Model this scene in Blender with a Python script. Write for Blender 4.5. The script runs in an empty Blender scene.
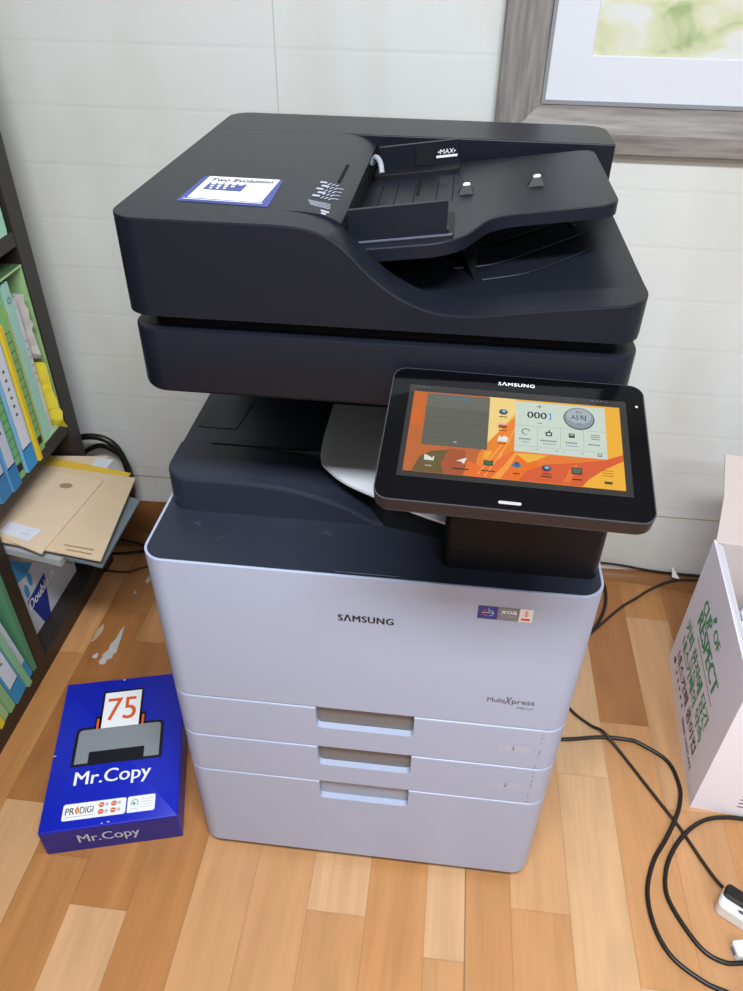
import bpy, bmesh, math, random
from mathutils import Vector, Matrix
random.seed(7)
S = bpy.context.scene
COL = S.collection
PI = math.pi

# ------------------------------------------------------------------ camera, world, lights, exposure
cd = bpy.data.cameras.new('camera')
cd.sensor_fit = 'HORIZONTAL'; cd.sensor_width = 36.0; cd.lens = 36.0 * 750.99 / 743.0
cd.clip_start = 0.02
camera = bpy.data.objects.new('camera', cd)
camera.location = (0.07009, -0.64727, 1.31148)
camera.rotation_euler = (0.9148, -0.01361, 0.11134)
COL.objects.link(camera); S.camera = camera

wd = bpy.data.worlds.new('world'); S.world = wd; wd.use_nodes = True
bgn = wd.node_tree.nodes['Background']
bgn.inputs[0].default_value = (0.80, 0.90, 1.0, 1); bgn.inputs[1].default_value = 0.6

def area(name, loc, rot, sx, sy, power, color):
    l = bpy.data.lights.new(name, 'AREA'); l.shape = 'RECTANGLE'; l.size = sx; l.size_y = sy
    l.energy = power; l.color = color
    o = bpy.data.objects.new(name, l); o.location = loc; o.rotation_euler = rot; COL.objects.link(o); return o
CEIL = 2.45
LAMPS = [(0.15, -0.85), (1.25, -1.9)]
LAMP_POWER = (72, 30)
for (lx, ly), pw in zip(LAMPS, LAMP_POWER):
    area('ceiling_lamp_light', (lx, ly, CEIL - 0.075), (0, 0, 0), 1.15, 0.28, pw, (0.93, 0.97, 1.0))

S.view_settings.view_transform = 'Standard'; S.view_settings.look = 'None'
S.view_settings.gamma = 1; S.view_settings.use_curve_mapping = False
S.view_settings.exposure = -0.13

# ------------------------------------------------------------------ materials
def lin(h):
    h = h.lstrip('#'); v = [int(h[i:i+2], 16) / 255 for i in (0, 2, 4)]
    return tuple(c / 12.92 if c <= 0.04045 else ((c + 0.055) / 1.055) ** 2.4 for c in v)
MATS = {}
def mat(name, color, rough=0.5, spec=0.5, metal=0.0, emit=0.0, noise=0.0, nscale=40.0, bump=0.0, bscale=300.0, coat=0.0, trans=0.0, alpha=1.0):
    if name in MATS: return MATS[name]
    m = bpy.data.materials.new(name); m.use_nodes = True; MATS[name] = m
    nt = m.node_tree; b = nt.nodes['Principled BSDF']
    c = lin(color) if isinstance(color, str) else color
    b.inputs['Base Color'].default_value = (*c, 1); b.inputs['Roughness'].default_value = rough
    b.inputs['Specular IOR Level'].default_value = spec; b.inputs['Metallic'].default_value = metal
    b.inputs['Coat Weight'].default_value = coat; b.inputs['Coat Roughness'].default_value = 0.05
    b.inputs['Transmission Weight'].default_value = trans; b.inputs['Alpha'].default_value = alpha
    if emit:
        b.inputs['Emission Color'].default_value = (*c, 1); b.inputs['Emission Strength'].default_value = emit
        b.inputs['Base Color'].default_value = (0.01, 0.01, 0.01, 1)
    tc = nt.nodes.new('ShaderNodeTexCoord')
    if noise:
        n = nt.nodes.new('ShaderNodeTexNoise'); n.inputs['Scale'].default_value = nscale; n.inputs['Detail'].default_value = 4
        nt.links.new(tc.outputs['Object'], n.inputs['Vector'])
        r = nt.nodes.new('ShaderNodeMapRange'); r.inputs[3].default_value = 1 - noise; r.inputs[4].default_value = 1 + noise
        nt.links.new(n.outputs['Fac'], r.inputs[0])
        mx = nt.nodes.new('ShaderNodeMix'); mx.data_type = 'RGBA'; mx.blend_type = 'MULTIPLY'; mx.inputs[0].default_value = 1
        mx.inputs[6].default_value = (*c, 1); nt.links.new(r.outputs[0], mx.inputs[7])
        nt.links.new(mx.outputs[2], b.inputs['Base Color'])
    if bump:
        n = nt.nodes.new('ShaderNodeTexNoise'); n.inputs['Scale'].default_value = bscale; n.inputs['Detail'].default_value = 2
        nt.links.new(tc.outputs['Object'], n.inputs['Vector'])
        bp = nt.nodes.new('ShaderNodeBump'); bp.inputs['Strength'].default_value = bump; bp.inputs['Distance'].default_value = 0.0006
        nt.links.new(n.outputs['Fac'], bp.inputs['Height']); nt.links.new(bp.outputs[0], b.inputs['Normal'])
    return m

M_dark = mat('charcoal_plastic', '#181b24', 0.34, 0.22, bump=0.12, bscale=900)
M_dark2 = mat('black_plastic', '#17181d', 0.5, 0.25, bump=0.1, bscale=900)
M_deck = mat('slate_plastic', '#292d3a', 0.40, 0.25, bump=0.15, bscale=700)
M_gap = mat('gap_black', '#0c0c0d', 0.8, 0.2)
M_white = mat('warm_white_plastic', (0.385, 0.435, 0.590), 0.38, 0.5, noise=0.015, nscale=6)
M_ledge = mat('grey_plastic', '#75706e', 0.5, 0.4)
M_ledge2 = mat('cool_grey_plastic', '#989ca8', 0.5, 0.4)
M_lightgrey = mat('pale_grey_plastic', '#dfe2ea', 0.35, 0.5)
M_ink = mat('black_ink', '#1b1b1f', 0.5)
M_greyink = mat('grey_ink', '#5d5d66', 0.5)
M_whiteink = mat('white_ink', '#e8e9ee', 0.5)
M_glass = mat('glossy_black_glass', '#07080c', 0.07, 0.3)
M_cable = mat('black_rubber', '#17140f', 0.38, 0.5)
M_cable2 = mat('brown_black_rubber', '#2a1d16', 0.45, 0.5)

# ------------------------------------------------------------------ mesh builder
class MB:
    def __init__(self): self.v = []; self.f = []; self.mi = []; self.mats = []
    def m(self, material):
        if material not in self.mats: self.mats.append(material)
        return self.mats.index(material)
    def add(self, pts, faces, material):
        k = len(self.v); self.v += [tuple(p) for p in pts]; i = self.m(material)
        for f in faces: self.f.append(tuple(k + a for a in f)); self.mi.append(i)
        return self
    def box(self, a, b, material, bev=0.0):
        x0, y0, z0 = a; x1, y1, z1 = b
        if bev: return self.prism(rr(x0, x1, y0, y1, bev, 2), [(z0, bev), (z0 + bev, 0), (z1 - bev, 0), (z1, bev)], material, (x0, x1, y0, y1, bev))
        p = [(x0,y0,z0),(x1,y0,z0),(x1,y1,z0),(x0,y1,z0),(x0,y0,z1),(x1,y0,z1),(x1,y1,z1),(x0,y1,z1)]
        return self.add(p, [(3,2,1,0),(4,5,6,7),(0,1,5,4),(1,2,6,5),(2,3,7,6),(3,0,4,7)], material)
    def loft(self, loops, material, cap=True, closed=True):
        n = len(loops[0]); pts = [p for l in loops for p in l]; fs = []
        for i in range(len(loops) - 1):
            for j in range(n if closed else n - 1):
                a = i*n + j; b = i*n + (j+1) % n; fs.append((a, b, b + n, a + n))
        if cap: fs.append(tuple(range(n - 1, -1, -1))); fs.append(tuple((len(loops)-1)*n + j for j in range(n)))
        return self.add(pts, fs, material)
    def prism(self, poly, profile, material, rect=None):
        loops = []
        for z, ins in profile:
            q = inset(poly, ins) if ins else poly
            loops.append([(x, y, z) for x, y in q])
        return self.loft(loops, material)
    def tube(self, pts, r, material, n=10, sub=8, cap=True):
        P = spline([Vector(p) for p in pts], sub) if sub else [Vector(p) for p in pts]
        up = Vector((0, 0, 1)); loops = []
        prev = None
        for i, p in enumerate(P):
            t = (P[min(i+1, len(P)-1)] - P[max(i-1, 0)]).normalized()
            if prev is None:
                a = t.cross(up); a = a if a.length > 1e-3 else t.cross(Vector((1,0,0)))
            else: a = prev - t * prev.dot(t)
            a.normalize(); prev = a; b = t.cross(a)
            loops.append([tuple(p + a*math.cos(2*PI*k/n)*r + b*math.sin(2*PI*k/n)*r) for k in range(n)])
        return self.loft(loops, material, cap)
    def flat(self, pts, material):
        return self.add(pts, [tuple(range(len(pts)))], material)
    def mesh(self, name):
        me = bpy.data.meshes.new(name); me.from_pydata(self.v, [], self.f)
        for m in self.mats: me.materials.append(m)
        me.polygons.foreach_set('material_index', self.mi)
        me.update()
        return me
    def build(self, name, parent=None, M=None, smooth=True, ang=20, fix=True):
        return link(name, self.mesh(name), parent, M, smooth, ang, fix)

def link(name, me, parent=None, M=None, smooth=True, ang=20, fix=True):
    if M is not None: me.transform(M)
    if fix:
        bm = bmesh.new(); bm.from_mesh(me); bmesh.ops.recalc_face_normals(bm, faces=bm.faces); bm.to_mesh(me); bm.free()
    if smooth:
        me.shade_smooth(); me.set_sharp_from_angle(angle=math.radians(ang))
    o = bpy.data.objects.new(name, me); COL.objects.link(o)
    if parent is not None: o.parent = parent
    return o

def spline(P, sub):
    out = []
    for i in range(len(P) - 1):
        p0 = P[max(i-1, 0)]; p1 = P[i]; p2 = P[i+1]; p3 = P[min(i+2, len(P)-1)]
        for k in range(sub):
            t = k / sub
            out.append(0.5 * ((2*p1) + (p2 - p0)*t + (2*p0 - 5*p1 + 4*p2 - p3)*t*t + (3*p1 - p0 - 3*p2 + p3)*t**3))
    out.append(P[-1]); return out

def rr(x0, x1, y0, y1, r, n=6):
    """rounded rectangle, counter-clockwise; r = one radius or (front-left, front-right, back-right, back-left)"""
    if not isinstance(r, (tuple, list)): r = (r,) * 4
    out = []
    for (cx, cy, a0), q, (sx, sy) in (((x0, y0, PI), r[0], (1, 1)), ((x1, y0, 1.5*PI), r[1], (-1, 1)), ((x1, y1, 0), r[2], (-1, -1)), ((x0, y1, .5*PI), r[3], (1, -1))):
        if q <= 1e-6: out.append((cx, cy)); continue
        for k in range(n + 1):
            a = a0 + .5*PI*k/n
            out.append((cx + sx*q + q*math.cos(a), cy + sy*q + q*math.sin(a)))
    return out

def inset(poly, d):
    n = len(poly); out = []
    for i in range(n):
        p0, p1, p2 = Vector(poly[i-1]), Vector(poly[i]), Vector(poly[(i+1) % n])
        e1 = (p1 - p0); e2 = (p2 - p1)
        if e1.length < 1e-9 or e2.length < 1e-9: out.append(poly[i]); continue
        n1 = Vector((-e1.y, e1.x)).normalized(); n2 = Vector((-e2.y, e2.x)).normalized()
        b = n1 + n2; k = max(0.3, b.dot(n1))
        out.append(tuple(p1 + b * (d / k)))
    return out

def round_poly(pts, radii, n=5):
    """round the corners of a ccw polygon"""
    out = []; N = len(pts)
    for i in range(N):
        p = Vector(pts[i]); a = Vector(pts[i-1]); b = Vector(pts[(i+1) % N]); r = radii[i] if isinstance(radii, (list, tuple)) else radii
        if r <= 0: out.append(tuple(p)); continue
        u = (a - p).normalized(); v = (b - p).normalized()
        s = min(r, (a-p).length*.49, (b-p).length*.49)
        A = p + u*s; B = p + v*s
        for k in range(n + 1):
            t = k/n; out.append(tuple((1-t)**2*A + 2*t*(1-t)*p + t*t*B))
    return out

def empty(name, loc=(0,0,0), rotz=0.0):
    o = bpy.data.objects.new(name, None); o.location = loc; o.rotation_euler = (0, 0, rotz); o.empty_display_size = .05
    COL.objects.link(o); return o
def tag(o, label, cat, group=None):
    o['label'] = label; o['category'] = cat
    if group: o['group'] = group
    return o
def struct(o): o['kind'] = 'structure'; return o

def frame(o, ex, ey):
    ex = Vector(ex).normalized(); ey = Vector(ey).normalized(); n = ex.cross(ey)
    return Matrix(((ex.x, ey.x, n.x, o[0]), (ex.y, ey.y, n.y, o[1]), (ex.z, ey.z, n.z, o[2]), (0, 0, 0, 1)))

def text_pts(s, u0, u1, v0, v1, bold=0.0, slant=0.0):
    c = bpy.data.curves.new('lettering', 'FONT'); c.body = s; c.resolution_u = 3; c.space_character = 1.12 if s.startswith('SΛ') else 1.0; c.shear = slant
    o = bpy.data.objects.new('lettering', c); COL.objects.link(o)
    bpy.context.view_layer.update()
    dg = bpy.context.evaluated_depsgraph_get()
    me = bpy.data.meshes.new_from_object(o.evaluated_get(dg))
    V = [v.co.copy() for v in me.vertices]; F = [tuple(p.vertices) for p in me.polygons]
    bpy.data.objects.remove(o); bpy.data.curves.remove(c); bpy.data.meshes.remove(me)
    if not V: return [], []
    x0 = min(v.x for v in V); x1 = max(v.x for v in V); y0 = min(v.y for v in V); y1 = max(v.y for v in V)
    P = [(u0 + (v.x-x0)/(x1-x0)*(u1-u0), v0 + (v.y-y0)/max(1e-6, y1-y0)*(v1-v0), 0) for v in V]
    return P, F

class Print(MB):
    """flat printing in a (u, v) plane, layers lifted a hair apart"""
    def __init__(self): super().__init__(); self.h = 0.0004
    def lay(self, d=0.0002): self.h += d; return self
    def poly(self, pts, material): return self.flat([(u, v, self.h) for u, v in pts], material)
    def rect(self, u0, u1, v0, v1, material, r=0.0):
        return self.poly(rr(u0, u1, v0, v1, r, 4) if r else [(u0,v0),(u1,v0),(u1,v1),(u0,v1)], material)
    def ell(self, cu, cv, ru, rv, material, n=24): return self.poly([(cu+ru*math.cos(2*PI*k/n), cv+rv*math.sin(2*PI*k/n)) for k in range(n)], material)
    def ring(self, cu, cv, ru, rv, w, material, a0=0, a1=2*PI, n=28):
        k0 = len(self.v); pts = []; fs = []
        for k in range(n+1):
            a = a0 + (a1-a0)*k/n
            pts += [(cu+ru*math.cos(a), cv+rv*math.sin(a), self.h), (cu+(ru-w)*math.cos(a), cv+(rv-w)*math.sin(a), self.h)]
        for k in range(n): fs.append((2*k, 2*k+2, 2*k+3, 2*k+1))
        return self.add(pts, fs, material)
    def text(self, s, u0, u1, v0, v1, material, bold=0.0, slant=0.0):
        d = bold*(v1 - v0)*1.3
        P, F = text_pts(s, u0 + d, u1 - d, v0, v1, bold, slant)
        for k in ((-1, -.33, .33, 1) if d else (0,)):
            if P: self.add([(x + k*d, y, self.h + (k + 1)*.00006) for x, y, z in P], F, material)
        return self
    def one(self, u0, u1, v0, v1, material):                             # a figure 1 with its flag and foot
        w = u1 - u0; h = v1 - v0
        return self.poly([(u0 + .1*w, v0), (u1, v0), (u1, v0 + .12*h), (u0 + .72*w, v0 + .12*h), (u0 + .72*w, v1), (u0 + .48*w, v1), (u0, v0 + .78*h), (u0 + .08*w, v0 + .68*h), (u0 + .44*w, v0 + .82*h), (u0 + .44*w, v0 + .12*h), (u0 + .1*w, v0 + .12*h)], material)
    def line(self, a, b, w, material):
        a = Vector(a); b = Vector(b); d = (b-a).normalized(); n = Vector((-d.y, d.x))*w/2
        return self.poly([tuple(a-n), tuple(b-n), tuple(b+n), tuple(a+n)], material)
    def put(self, name, parent, M): return self.build(name, parent, M, smooth=False, fix=False)

def boolean(me, cut):
    a = bpy.data.objects.new('a', me); b = bpy.data.objects.new('b', cut); COL.objects.link(a); COL.objects.link(b)
    md = a.modifiers.new('cut', 'BOOLEAN'); md.object = b; md.operation = 'DIFFERENCE'; md.solver = 'EXACT'
    bpy.context.view_layer.update()
    r = bpy.data.meshes.new_from_object(a.evaluated_get(bpy.context.evaluated_depsgraph_get()))
    bpy.data.objects.remove(a); bpy.data.objects.remove(b)
    return r

def N(nt, kind, **kw):
    n = nt.nodes.new(kind)
    for k, v in kw.items(): setattr(n, k, v)
    return n

# ------------------------------------------------------------------ room
def floor_material():
    m = bpy.data.materials.new('vinyl_planks'); m.use_nodes = True; nt = m.node_tree; b = nt.nodes['Principled BSDF']; L = nt.links.new
    tc = N(nt, 'ShaderNodeTexCoord'); sp = N(nt, 'ShaderNodeSeparateXYZ'); L(tc.outputs['Object'], sp.inputs[0])
    def math_(op, a, bb=None, c=None):
        n = N(nt, 'ShaderNodeMath', operation=op)
        for i, q in enumerate((a, bb, c)):
            if q is None: continue
            if isinstance(q, (int, float)): n.inputs[i].default_value = q
            else: L(q, n.inputs[i])
        return n.outputs[0]
    W = 0.0985
    right = math_('GREATER_THAN', sp.outputs[0], 0.1795)                    # a sheet edge runs at x = 0.18
    off = math_('ADD', math_('MULTIPLY', right, -0.2555 + 0.0155), -0.0155)
    xs = math_('DIVIDE', math_('ADD', sp.outputs[0], off), W)
    row = math_('FLOOR', xs); fx = math_('FRACT', xs)
    wn = N(nt, 'ShaderNodeTexWhiteNoise', noise_dimensions='2D'); cv = N(nt, 'ShaderNodeCombineXYZ'); L(row, cv.inputs[0]); L(right, cv.inputs[1]); L(cv.outputs[0], wn.inputs[0])
    LEN = 0.49
    SEAM = {(0, -1): -.09, (0, 1): -.14, (0, -5): -.127, (0, -7): .04, (0, -6): -.05, (0, -2): .2, (0, 0): .15, (0, -3): .12, (0, -4): -.30, (0, -8): -.1,
            (1, -1): .3, (1, 0): -.048, (1, 1): .217, (1, 2): -.143, (1, 3): .165, (1, 4): .0, (1, 5): .3}
    TONE = {(0, -1): (.45, .85), (0, 1): (.5, .9), (0, -5): (.85, .12), (0, -7): (.8, .02), (0, -6): (.2, .06), (0, -2): (.55, .4), (0, 0): (.3, .5), (0, -3): (.6, .5), (0, -4): (.6, .15), (0, -8): (.3, .2),
            (1, -1): (.35, .5), (1, 0): (.5, .7), (1, 1): (.95, 1.0), (1, 2): (.85, .5), (1, 3): (.6, .75), (1, 4): (.5, .4), (1, 5): (.3, .6)}
    def table(vals):                                                        # one grey value per plank row, two sheets
        outs = []
        for sh in (0, 1):
            n = N(nt, 'ShaderNodeValToRGB'); n.color_ramp.interpolation = 'CONSTANT'; n.color_ramp.elements.remove(n.color_ramp.elements[1])
            rows = sorted(r for q, r in vals if q == sh)
            for i, r in enumerate(rows):
                e_ = n.color_ramp.elements[0] if i == 0 else n.color_ramp.elements.new((r + 10.25)/20)
                e_.position = 0 if i == 0 else (r + 10.25)/20; v_ = vals[sh, r]; e_.color = (v_, v_, v_, 1)
            L(math_('DIVIDE', math_('ADD', row, 10.5), 20), n.inputs[0]); outs.append(n.outputs[0])
        return math_('ADD', math_('MULTIPLY', outs[0], math_('SUBTRACT', 1.0, right)), math_('MULTIPLY', outs[1], right))
    offs = table({k: (1.0 - v/LEN) % 1.0 for k, v in SEAM.items()})
    ys = math_('ADD', math_('DIVIDE', sp.outputs[1], LEN), offs)
    cell = math_('FLOOR', ys); fy = math_('FRACT', ys)
    wn2 = N(nt, 'ShaderNodeTexWhiteNoise', noise_dimensions='3D'); cv2 = N(nt, 'ShaderNodeCombineXYZ'); L(row, cv2.inputs[0]); L(cell, cv2.inputs[1]); L(right, cv2.inputs[2]); L(cv2.outputs[0], wn2.inputs[0])
    # grain: stretched noise shifted per plank
    mp = N(nt, 'ShaderNodeVectorMath', operation='MULTIPLY_ADD'); L(tc.outputs['Object'], mp.inputs[0]); mp.inputs[1].default_value = (22, 2.6, 1)
    sc = N(nt, 'ShaderNodeVectorMath', operation='SCALE'); L(wn2.outputs['Color'], sc.inputs[0]); sc.inputs['Scale'].default_value = 40; L(sc.outputs[0], mp.inputs[2])
    n1 = N(nt, 'ShaderNodeTexNoise'); n1.inputs['Scale'].default_value = 1; n1.inputs['Detail'].default_value = 5; n1.inputs['Distortion'].default_value = 0.8; L(mp.outputs[0], n1.inputs['Vector'])
    mp2 = N(nt, 'ShaderNodeVectorMath', operation='MULTIPLY_ADD'); L(tc.outputs['Object'], mp2.inputs[0]); mp2.inputs[1].default_value = (150, 6, 1); L(sc.outputs[0], mp2.inputs[2])
    n2 = N(nt, 'ShaderNodeTexNoise'); n2.inputs['Scale'].default_value = 1; n2.inputs['Detail'].default_value = 3; L(mp2.outputs[0], n2.inputs['Vector'])
    # plank tone
    cr = N(nt, 'ShaderNodeValToRGB'); e = cr.color_ramp.elements
    e[0].position = 0; e[0].color = (*lin('#a0683a'), 1); e[1].position = 1; e[1].color = (*lin('#cda57c'), 1)
    for pos, c in ((.28, '#b88250'), (.55, '#bf8d60'), (.8, '#c6996f')): q = cr.color_ramp.elements.new(pos); q.color = (*lin(c), 1)
    seamy = table({k: v*.5 + .5 for k, v in SEAM.items()}); seamy = math_('MULTIPLY', math_('SUBTRACT', seamy, .5), 2.0)
    rel = math_('DIVIDE', math_('SUBTRACT', sp.outputs[1], seamy), LEN)
    inb = math_('MULTIPLY', math_('GREATER_THAN', rel, -1.0), math_('LESS_THAN', rel, 0.0)); ina = math_('MULTIPLY', math_('LESS_THAN', rel, 1.0), math_('GREATER_THAN', rel, 0.0))
    ton = math_('ADD', math_('MULTIPLY', table({k: v[0] for k, v in TONE.items()}), inb), math_('MULTIPLY', table({k: v[1] for k, v in TONE.items()}), ina))
    other = math_('SUBTRACT', 1.0, math_('ADD', inb, ina))
    L(math_('ADD', ton, math_('MULTIPLY', math_('MULTIPLY', wn2.outputs['Value'], .55), other)), cr.inputs[0])
    g1 = N(nt, 'ShaderNodeMapRange'); g1.inputs[1].default_value = .25; g1.inputs[2].default_value = .75; g1.inputs[3].default_value = .84; g1.inputs[4].default_value = 1.12; L(n1.outputs['Fac'], g1.inputs[0])
    g2 = N(nt, 'ShaderNodeMapRange'); g2.inputs[1].default_value = .3; g2.inputs[2].default_value = .7; g2.inputs[3].default_value = .95; g2.inputs[4].default_value = 1.04; L(n2.outputs['Fac'], g2.inputs[0])
    # knots
    mp3 = N(nt, 'ShaderNodeVectorMath', operation='MULTIPLY_ADD'); L(tc.outputs['Object'], mp3.inputs[0]); mp3.inputs[1].default_value = (11, 4.4, 1); L(sc.outputs[0], mp3.inputs[2])
    vo = N(nt, 'ShaderNodeTexVoronoi'); vo.inputs['Scale'].default_value = 1; L(mp3.outputs[0], vo.inputs['Vector'])
    kn = N(nt, 'ShaderNodeMapRange'); kn.inputs[1].default_value = .04; kn.inputs[2].default_value = .3; kn.inputs[3].default_value = .84; kn.inputs[4].default_value = 1.0; L(vo.outputs['Distance'], kn.inputs[0])
    gg = math_('MULTIPLY', math_('MULTIPLY', g1.outputs[0], g2.outputs[0]), kn.outputs[0])
    # seams
    dx = math_('MULTIPLY', math_('MINIMUM', fx, math_('SUBTRACT', 1.0, fx)), W)
    dy = math_('MULTIPLY', math_('MINIMUM', fy, math_('SUBTRACT', 1.0, fy)), LEN)
    dd = math_('MINIMUM', dx, dy)
    sm = N(nt, 'ShaderNodeMapRange'); sm.inputs[1].default_value = 0.0003; sm.inputs[2].default_value = .0016; sm.inputs[3].default_value = .80; sm.inputs[4].default_value = 1; L(dd, sm.inputs[0])
    sheet = N(nt, 'ShaderNodeMapRange'); sheet.inputs[1].default_value = 0.0006; sheet.inputs[2].default_value = .0016; sheet.inputs[3].default_value = .45; sheet.inputs[4].default_value = 1
    L(math_('ABSOLUTE', math_('SUBTRACT', sp.outputs[0], 0.1795)), sheet.inputs[0])
    fac = math_('MULTIPLY', math_('MULTIPLY', gg, sm.outputs[0]), sheet.outputs[0])
    mx = N(nt, 'ShaderNodeMix', data_type='RGBA', blend_type='MULTIPLY'); mx.inputs[0].default_value = 1
    L(cr.outputs[0], mx.inputs[6]); L(fac, mx.inputs[7]); L(mx.outputs[2], b.inputs['Base Color'])
    b.inputs['Roughness'].default_value = .36; b.inputs['Specular IOR Level'].default_value = .45
    bp = N(nt, 'ShaderNodeBump'); bp.inputs['Strength'].default_value = .25; bp.inputs['Distance'].default_value = .0008; L(sm.outputs[0], bp.inputs['Height']); L(bp.outputs[0], b.inputs['Normal'])
    return m
M_floor = floor_material()
def wall_material(name='panel_wall'):
    m = bpy.data.materials.new(name); m.use_nodes = True; nt = m.node_tree; b = nt.nodes['Principled BSDF']; L = nt.links.new
    tc = N(nt, 'ShaderNodeTexCoord'); sp = N(nt, 'ShaderNodeSeparateXYZ'); L(tc.outputs['Object'], sp.inputs[0])
    def math_(op, a, bb=None):
        n = N(nt, 'ShaderNodeMath', operation=op)
        for i, q in enumerate((a, bb)):
            if q is None: continue
            if isinstance(q, (int, float)): n.inputs[i].default_value = q
            else: L(q, n.inputs[i])
        return n.outputs[0]
    z = math_('DIVIDE', math_('SUBTRACT', sp.outputs[2], 0.0195), 0.1012)
    fz = math_('FRACT', z); d = math_('MULTIPLY', math_('MINIMUM', fz, math_('SUBTRACT', 1.0, fz)), .1012)
    g = N(nt, 'ShaderNodeMapRange'); g.interpolation_type = 'SMOOTHSTEP'; g.inputs[1].default_value = .0; g.inputs[2].default_value = .006; L(d, g.inputs[0])
    # the two sheet joints: one horizontal low down, one vertical
    j1 = N(nt, 'ShaderNodeMapRange'); j1.inputs[1].default_value = .0008; j1.inputs[2].default_value = .0024; L(math_('ABSOLUTE', math_('SUBTRACT', sp.outputs[2], .197)), j1.inputs[0])
    j2 = N(nt, 'ShaderNodeMapRange'); j2.inputs[1].default_value = .0003; j2.inputs[2].default_value = .0014; L(math_('ABSOLUTE', math_('SUBTRACT', sp.outputs[0], -.2545)), j2.inputs[0])
    j3 = N(nt, 'ShaderNodeMapRange'); j3.inputs[1].default_value = .001; j3.inputs[2].default_value = .003; L(math_('ABSOLUTE', math_('SUBTRACT', sp.outputs[2], 1.2215)), j3.inputs[0])
    n1 = N(nt, 'ShaderNodeTexNoise'); n1.inputs['Scale'].default_value = 3.0; n1.inputs['Detail'].default_value = 5
    mp = N(nt, 'ShaderNodeMapping'); mp.inputs['Scale'].default_value = (1.6, 1, .6); L(tc.outputs['Object'], mp.inputs[0]); L(mp.outputs[0], n1.inputs['Vector'])
    cr = N(nt, 'ShaderNodeValToRGB'); cr.color_ramp.elements[0].position = .3; cr.color_ramp.elements[0].color = (*lin('#cfd0ca'), 1)
    cr.color_ramp.elements[1].position = .55; cr.color_ramp.elements[1].color = (*lin('#dbdedd'), 1); L(n1.outputs['Fac'], cr.inputs[0])
    seam = N(nt, 'ShaderNodeMapRange'); seam.inputs[3].default_value = .975; seam.inputs[4].default_value = 1; L(g.outputs[0], seam.inputs[0])
    mx = N(nt, 'ShaderNodeMix', data_type='RGBA', blend_type='MULTIPLY'); mx.inputs[0].default_value = 1; L(cr.outputs[0], mx.inputs[6]); L(seam.outputs[0], mx.inputs[7])
    prev = mx.outputs[2]
    for j, c in ((j1, '#a39c84'), (j2, '#b9b9b2'), (j3, '#b5a98c')):
        q = N(nt, 'ShaderNodeMix', data_type='RGBA'); L(j.outputs[0], q.inputs[0]); q.inputs[6].default_value = (*lin(c), 1); L(prev, q.inputs[7]); prev = q.outputs[2]
    L(prev, b.inputs['Base Color']); b.inputs['Roughness'].default_value = .5; b.inputs['Specular IOR Level'].default_value = .35
    bp = N(nt, 'ShaderNodeBump'); bp.inputs['Strength'].default_value = .10; bp.inputs['Distance'].default_value = .003; L(g.outputs[0], bp.inputs['Height']); L(bp.outputs[0], b.inputs['Normal'])
    return m
M_wall = wall_material()
M_plaster = mat('white_plaster', '#c2c2be', .8, noise=.03)

YW = 0.80
X0, X1, Y0 = -1.08, 2.3, -2.9
struct(MB().box((X0, Y0, -.06), (X1, YW + .06, 0), M_floor).build('floor', smooth=False))
struct(MB().box((X0, YW, 0), (X1, YW + .06, CEIL), M_wall).build('wall_back', smooth=False))
struct(MB().box((X0 - .06, Y0, 0), (X0, YW + .06, CEIL), M_plaster).build('wall_left', smooth=False))
struct(MB().box((X0 - .06, Y0 - .06, 0), (X1, Y0, CEIL), M_plaster).build('wall_front_blocker', smooth=False))  # unseen wall added behind the camera to cut ambient light on front faces
struct(MB().box((X0 - .06, Y0, CEIL), (X1, YW + .06, CEIL + .05), M_plaster).build('ceiling', smooth=False))
# vinyl sheet turned up against the wall, sagging lower towards the right
b = MB(); loops = []; M_skirt = mat('shaded_turned_up_vinyl', '#8e6038', .45, .4, noise=.10, nscale=18)  # shade along the wall foot is put into this darker brown
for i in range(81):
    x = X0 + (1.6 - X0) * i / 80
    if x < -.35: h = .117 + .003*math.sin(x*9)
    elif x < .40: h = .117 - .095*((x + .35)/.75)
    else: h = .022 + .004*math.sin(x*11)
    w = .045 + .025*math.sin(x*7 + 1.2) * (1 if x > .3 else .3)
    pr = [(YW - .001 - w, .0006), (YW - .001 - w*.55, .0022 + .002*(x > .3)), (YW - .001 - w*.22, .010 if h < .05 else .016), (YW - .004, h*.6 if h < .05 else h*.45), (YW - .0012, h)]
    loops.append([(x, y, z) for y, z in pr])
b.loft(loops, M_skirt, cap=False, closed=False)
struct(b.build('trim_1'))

# ceiling lights (out of the frame, they light the room)
M_lampglow = mat('lamp_diffuser', (0.93, 0.97, 1.0), .6, emit=3.0)
M_lampmetal = mat('lamp_metal', '#e6e6e6', .4)
for i, (lx, ly) in enumerate(LAMPS):
    t = tag(empty('ceiling_light', (lx, ly, CEIL - .07)), ['long white ceiling light above the printer', 'long white ceiling light farther from the wall'][i], 'light')
    MB().box((-.6, -.16, .03), (.6, .16, .0695), M_lampmetal, .004).build('housing', t)
    MB().box((-.58, -.145, .0), (.58, .145, .0299), M_lampglow, .004).build('diffuser', t)

# ------------------------------------------------------------------ the printer
PR = tag(empty('photocopier', (0, 0, 0)), 'tall white and charcoal office photocopier standing on the wood floor', 'copier')
HW = .283
FRONT = lambda x=0, z=0, y=0: frame((x, y, z), (1, 0, 0), (0, 0, 1))
# base, housing
MB().prism(rr(-.265, .265, .018, .585, .025), [(.0, 0), (.022, 0)], M_gap).build('base_plate', PR)
MB().prism(rr(-HW + .0015, HW - .0015, .030, .60, .028), [(.0195, .003), (.023, 0), (.6790, 0)], M_white).build('body_housing', PR)
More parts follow.
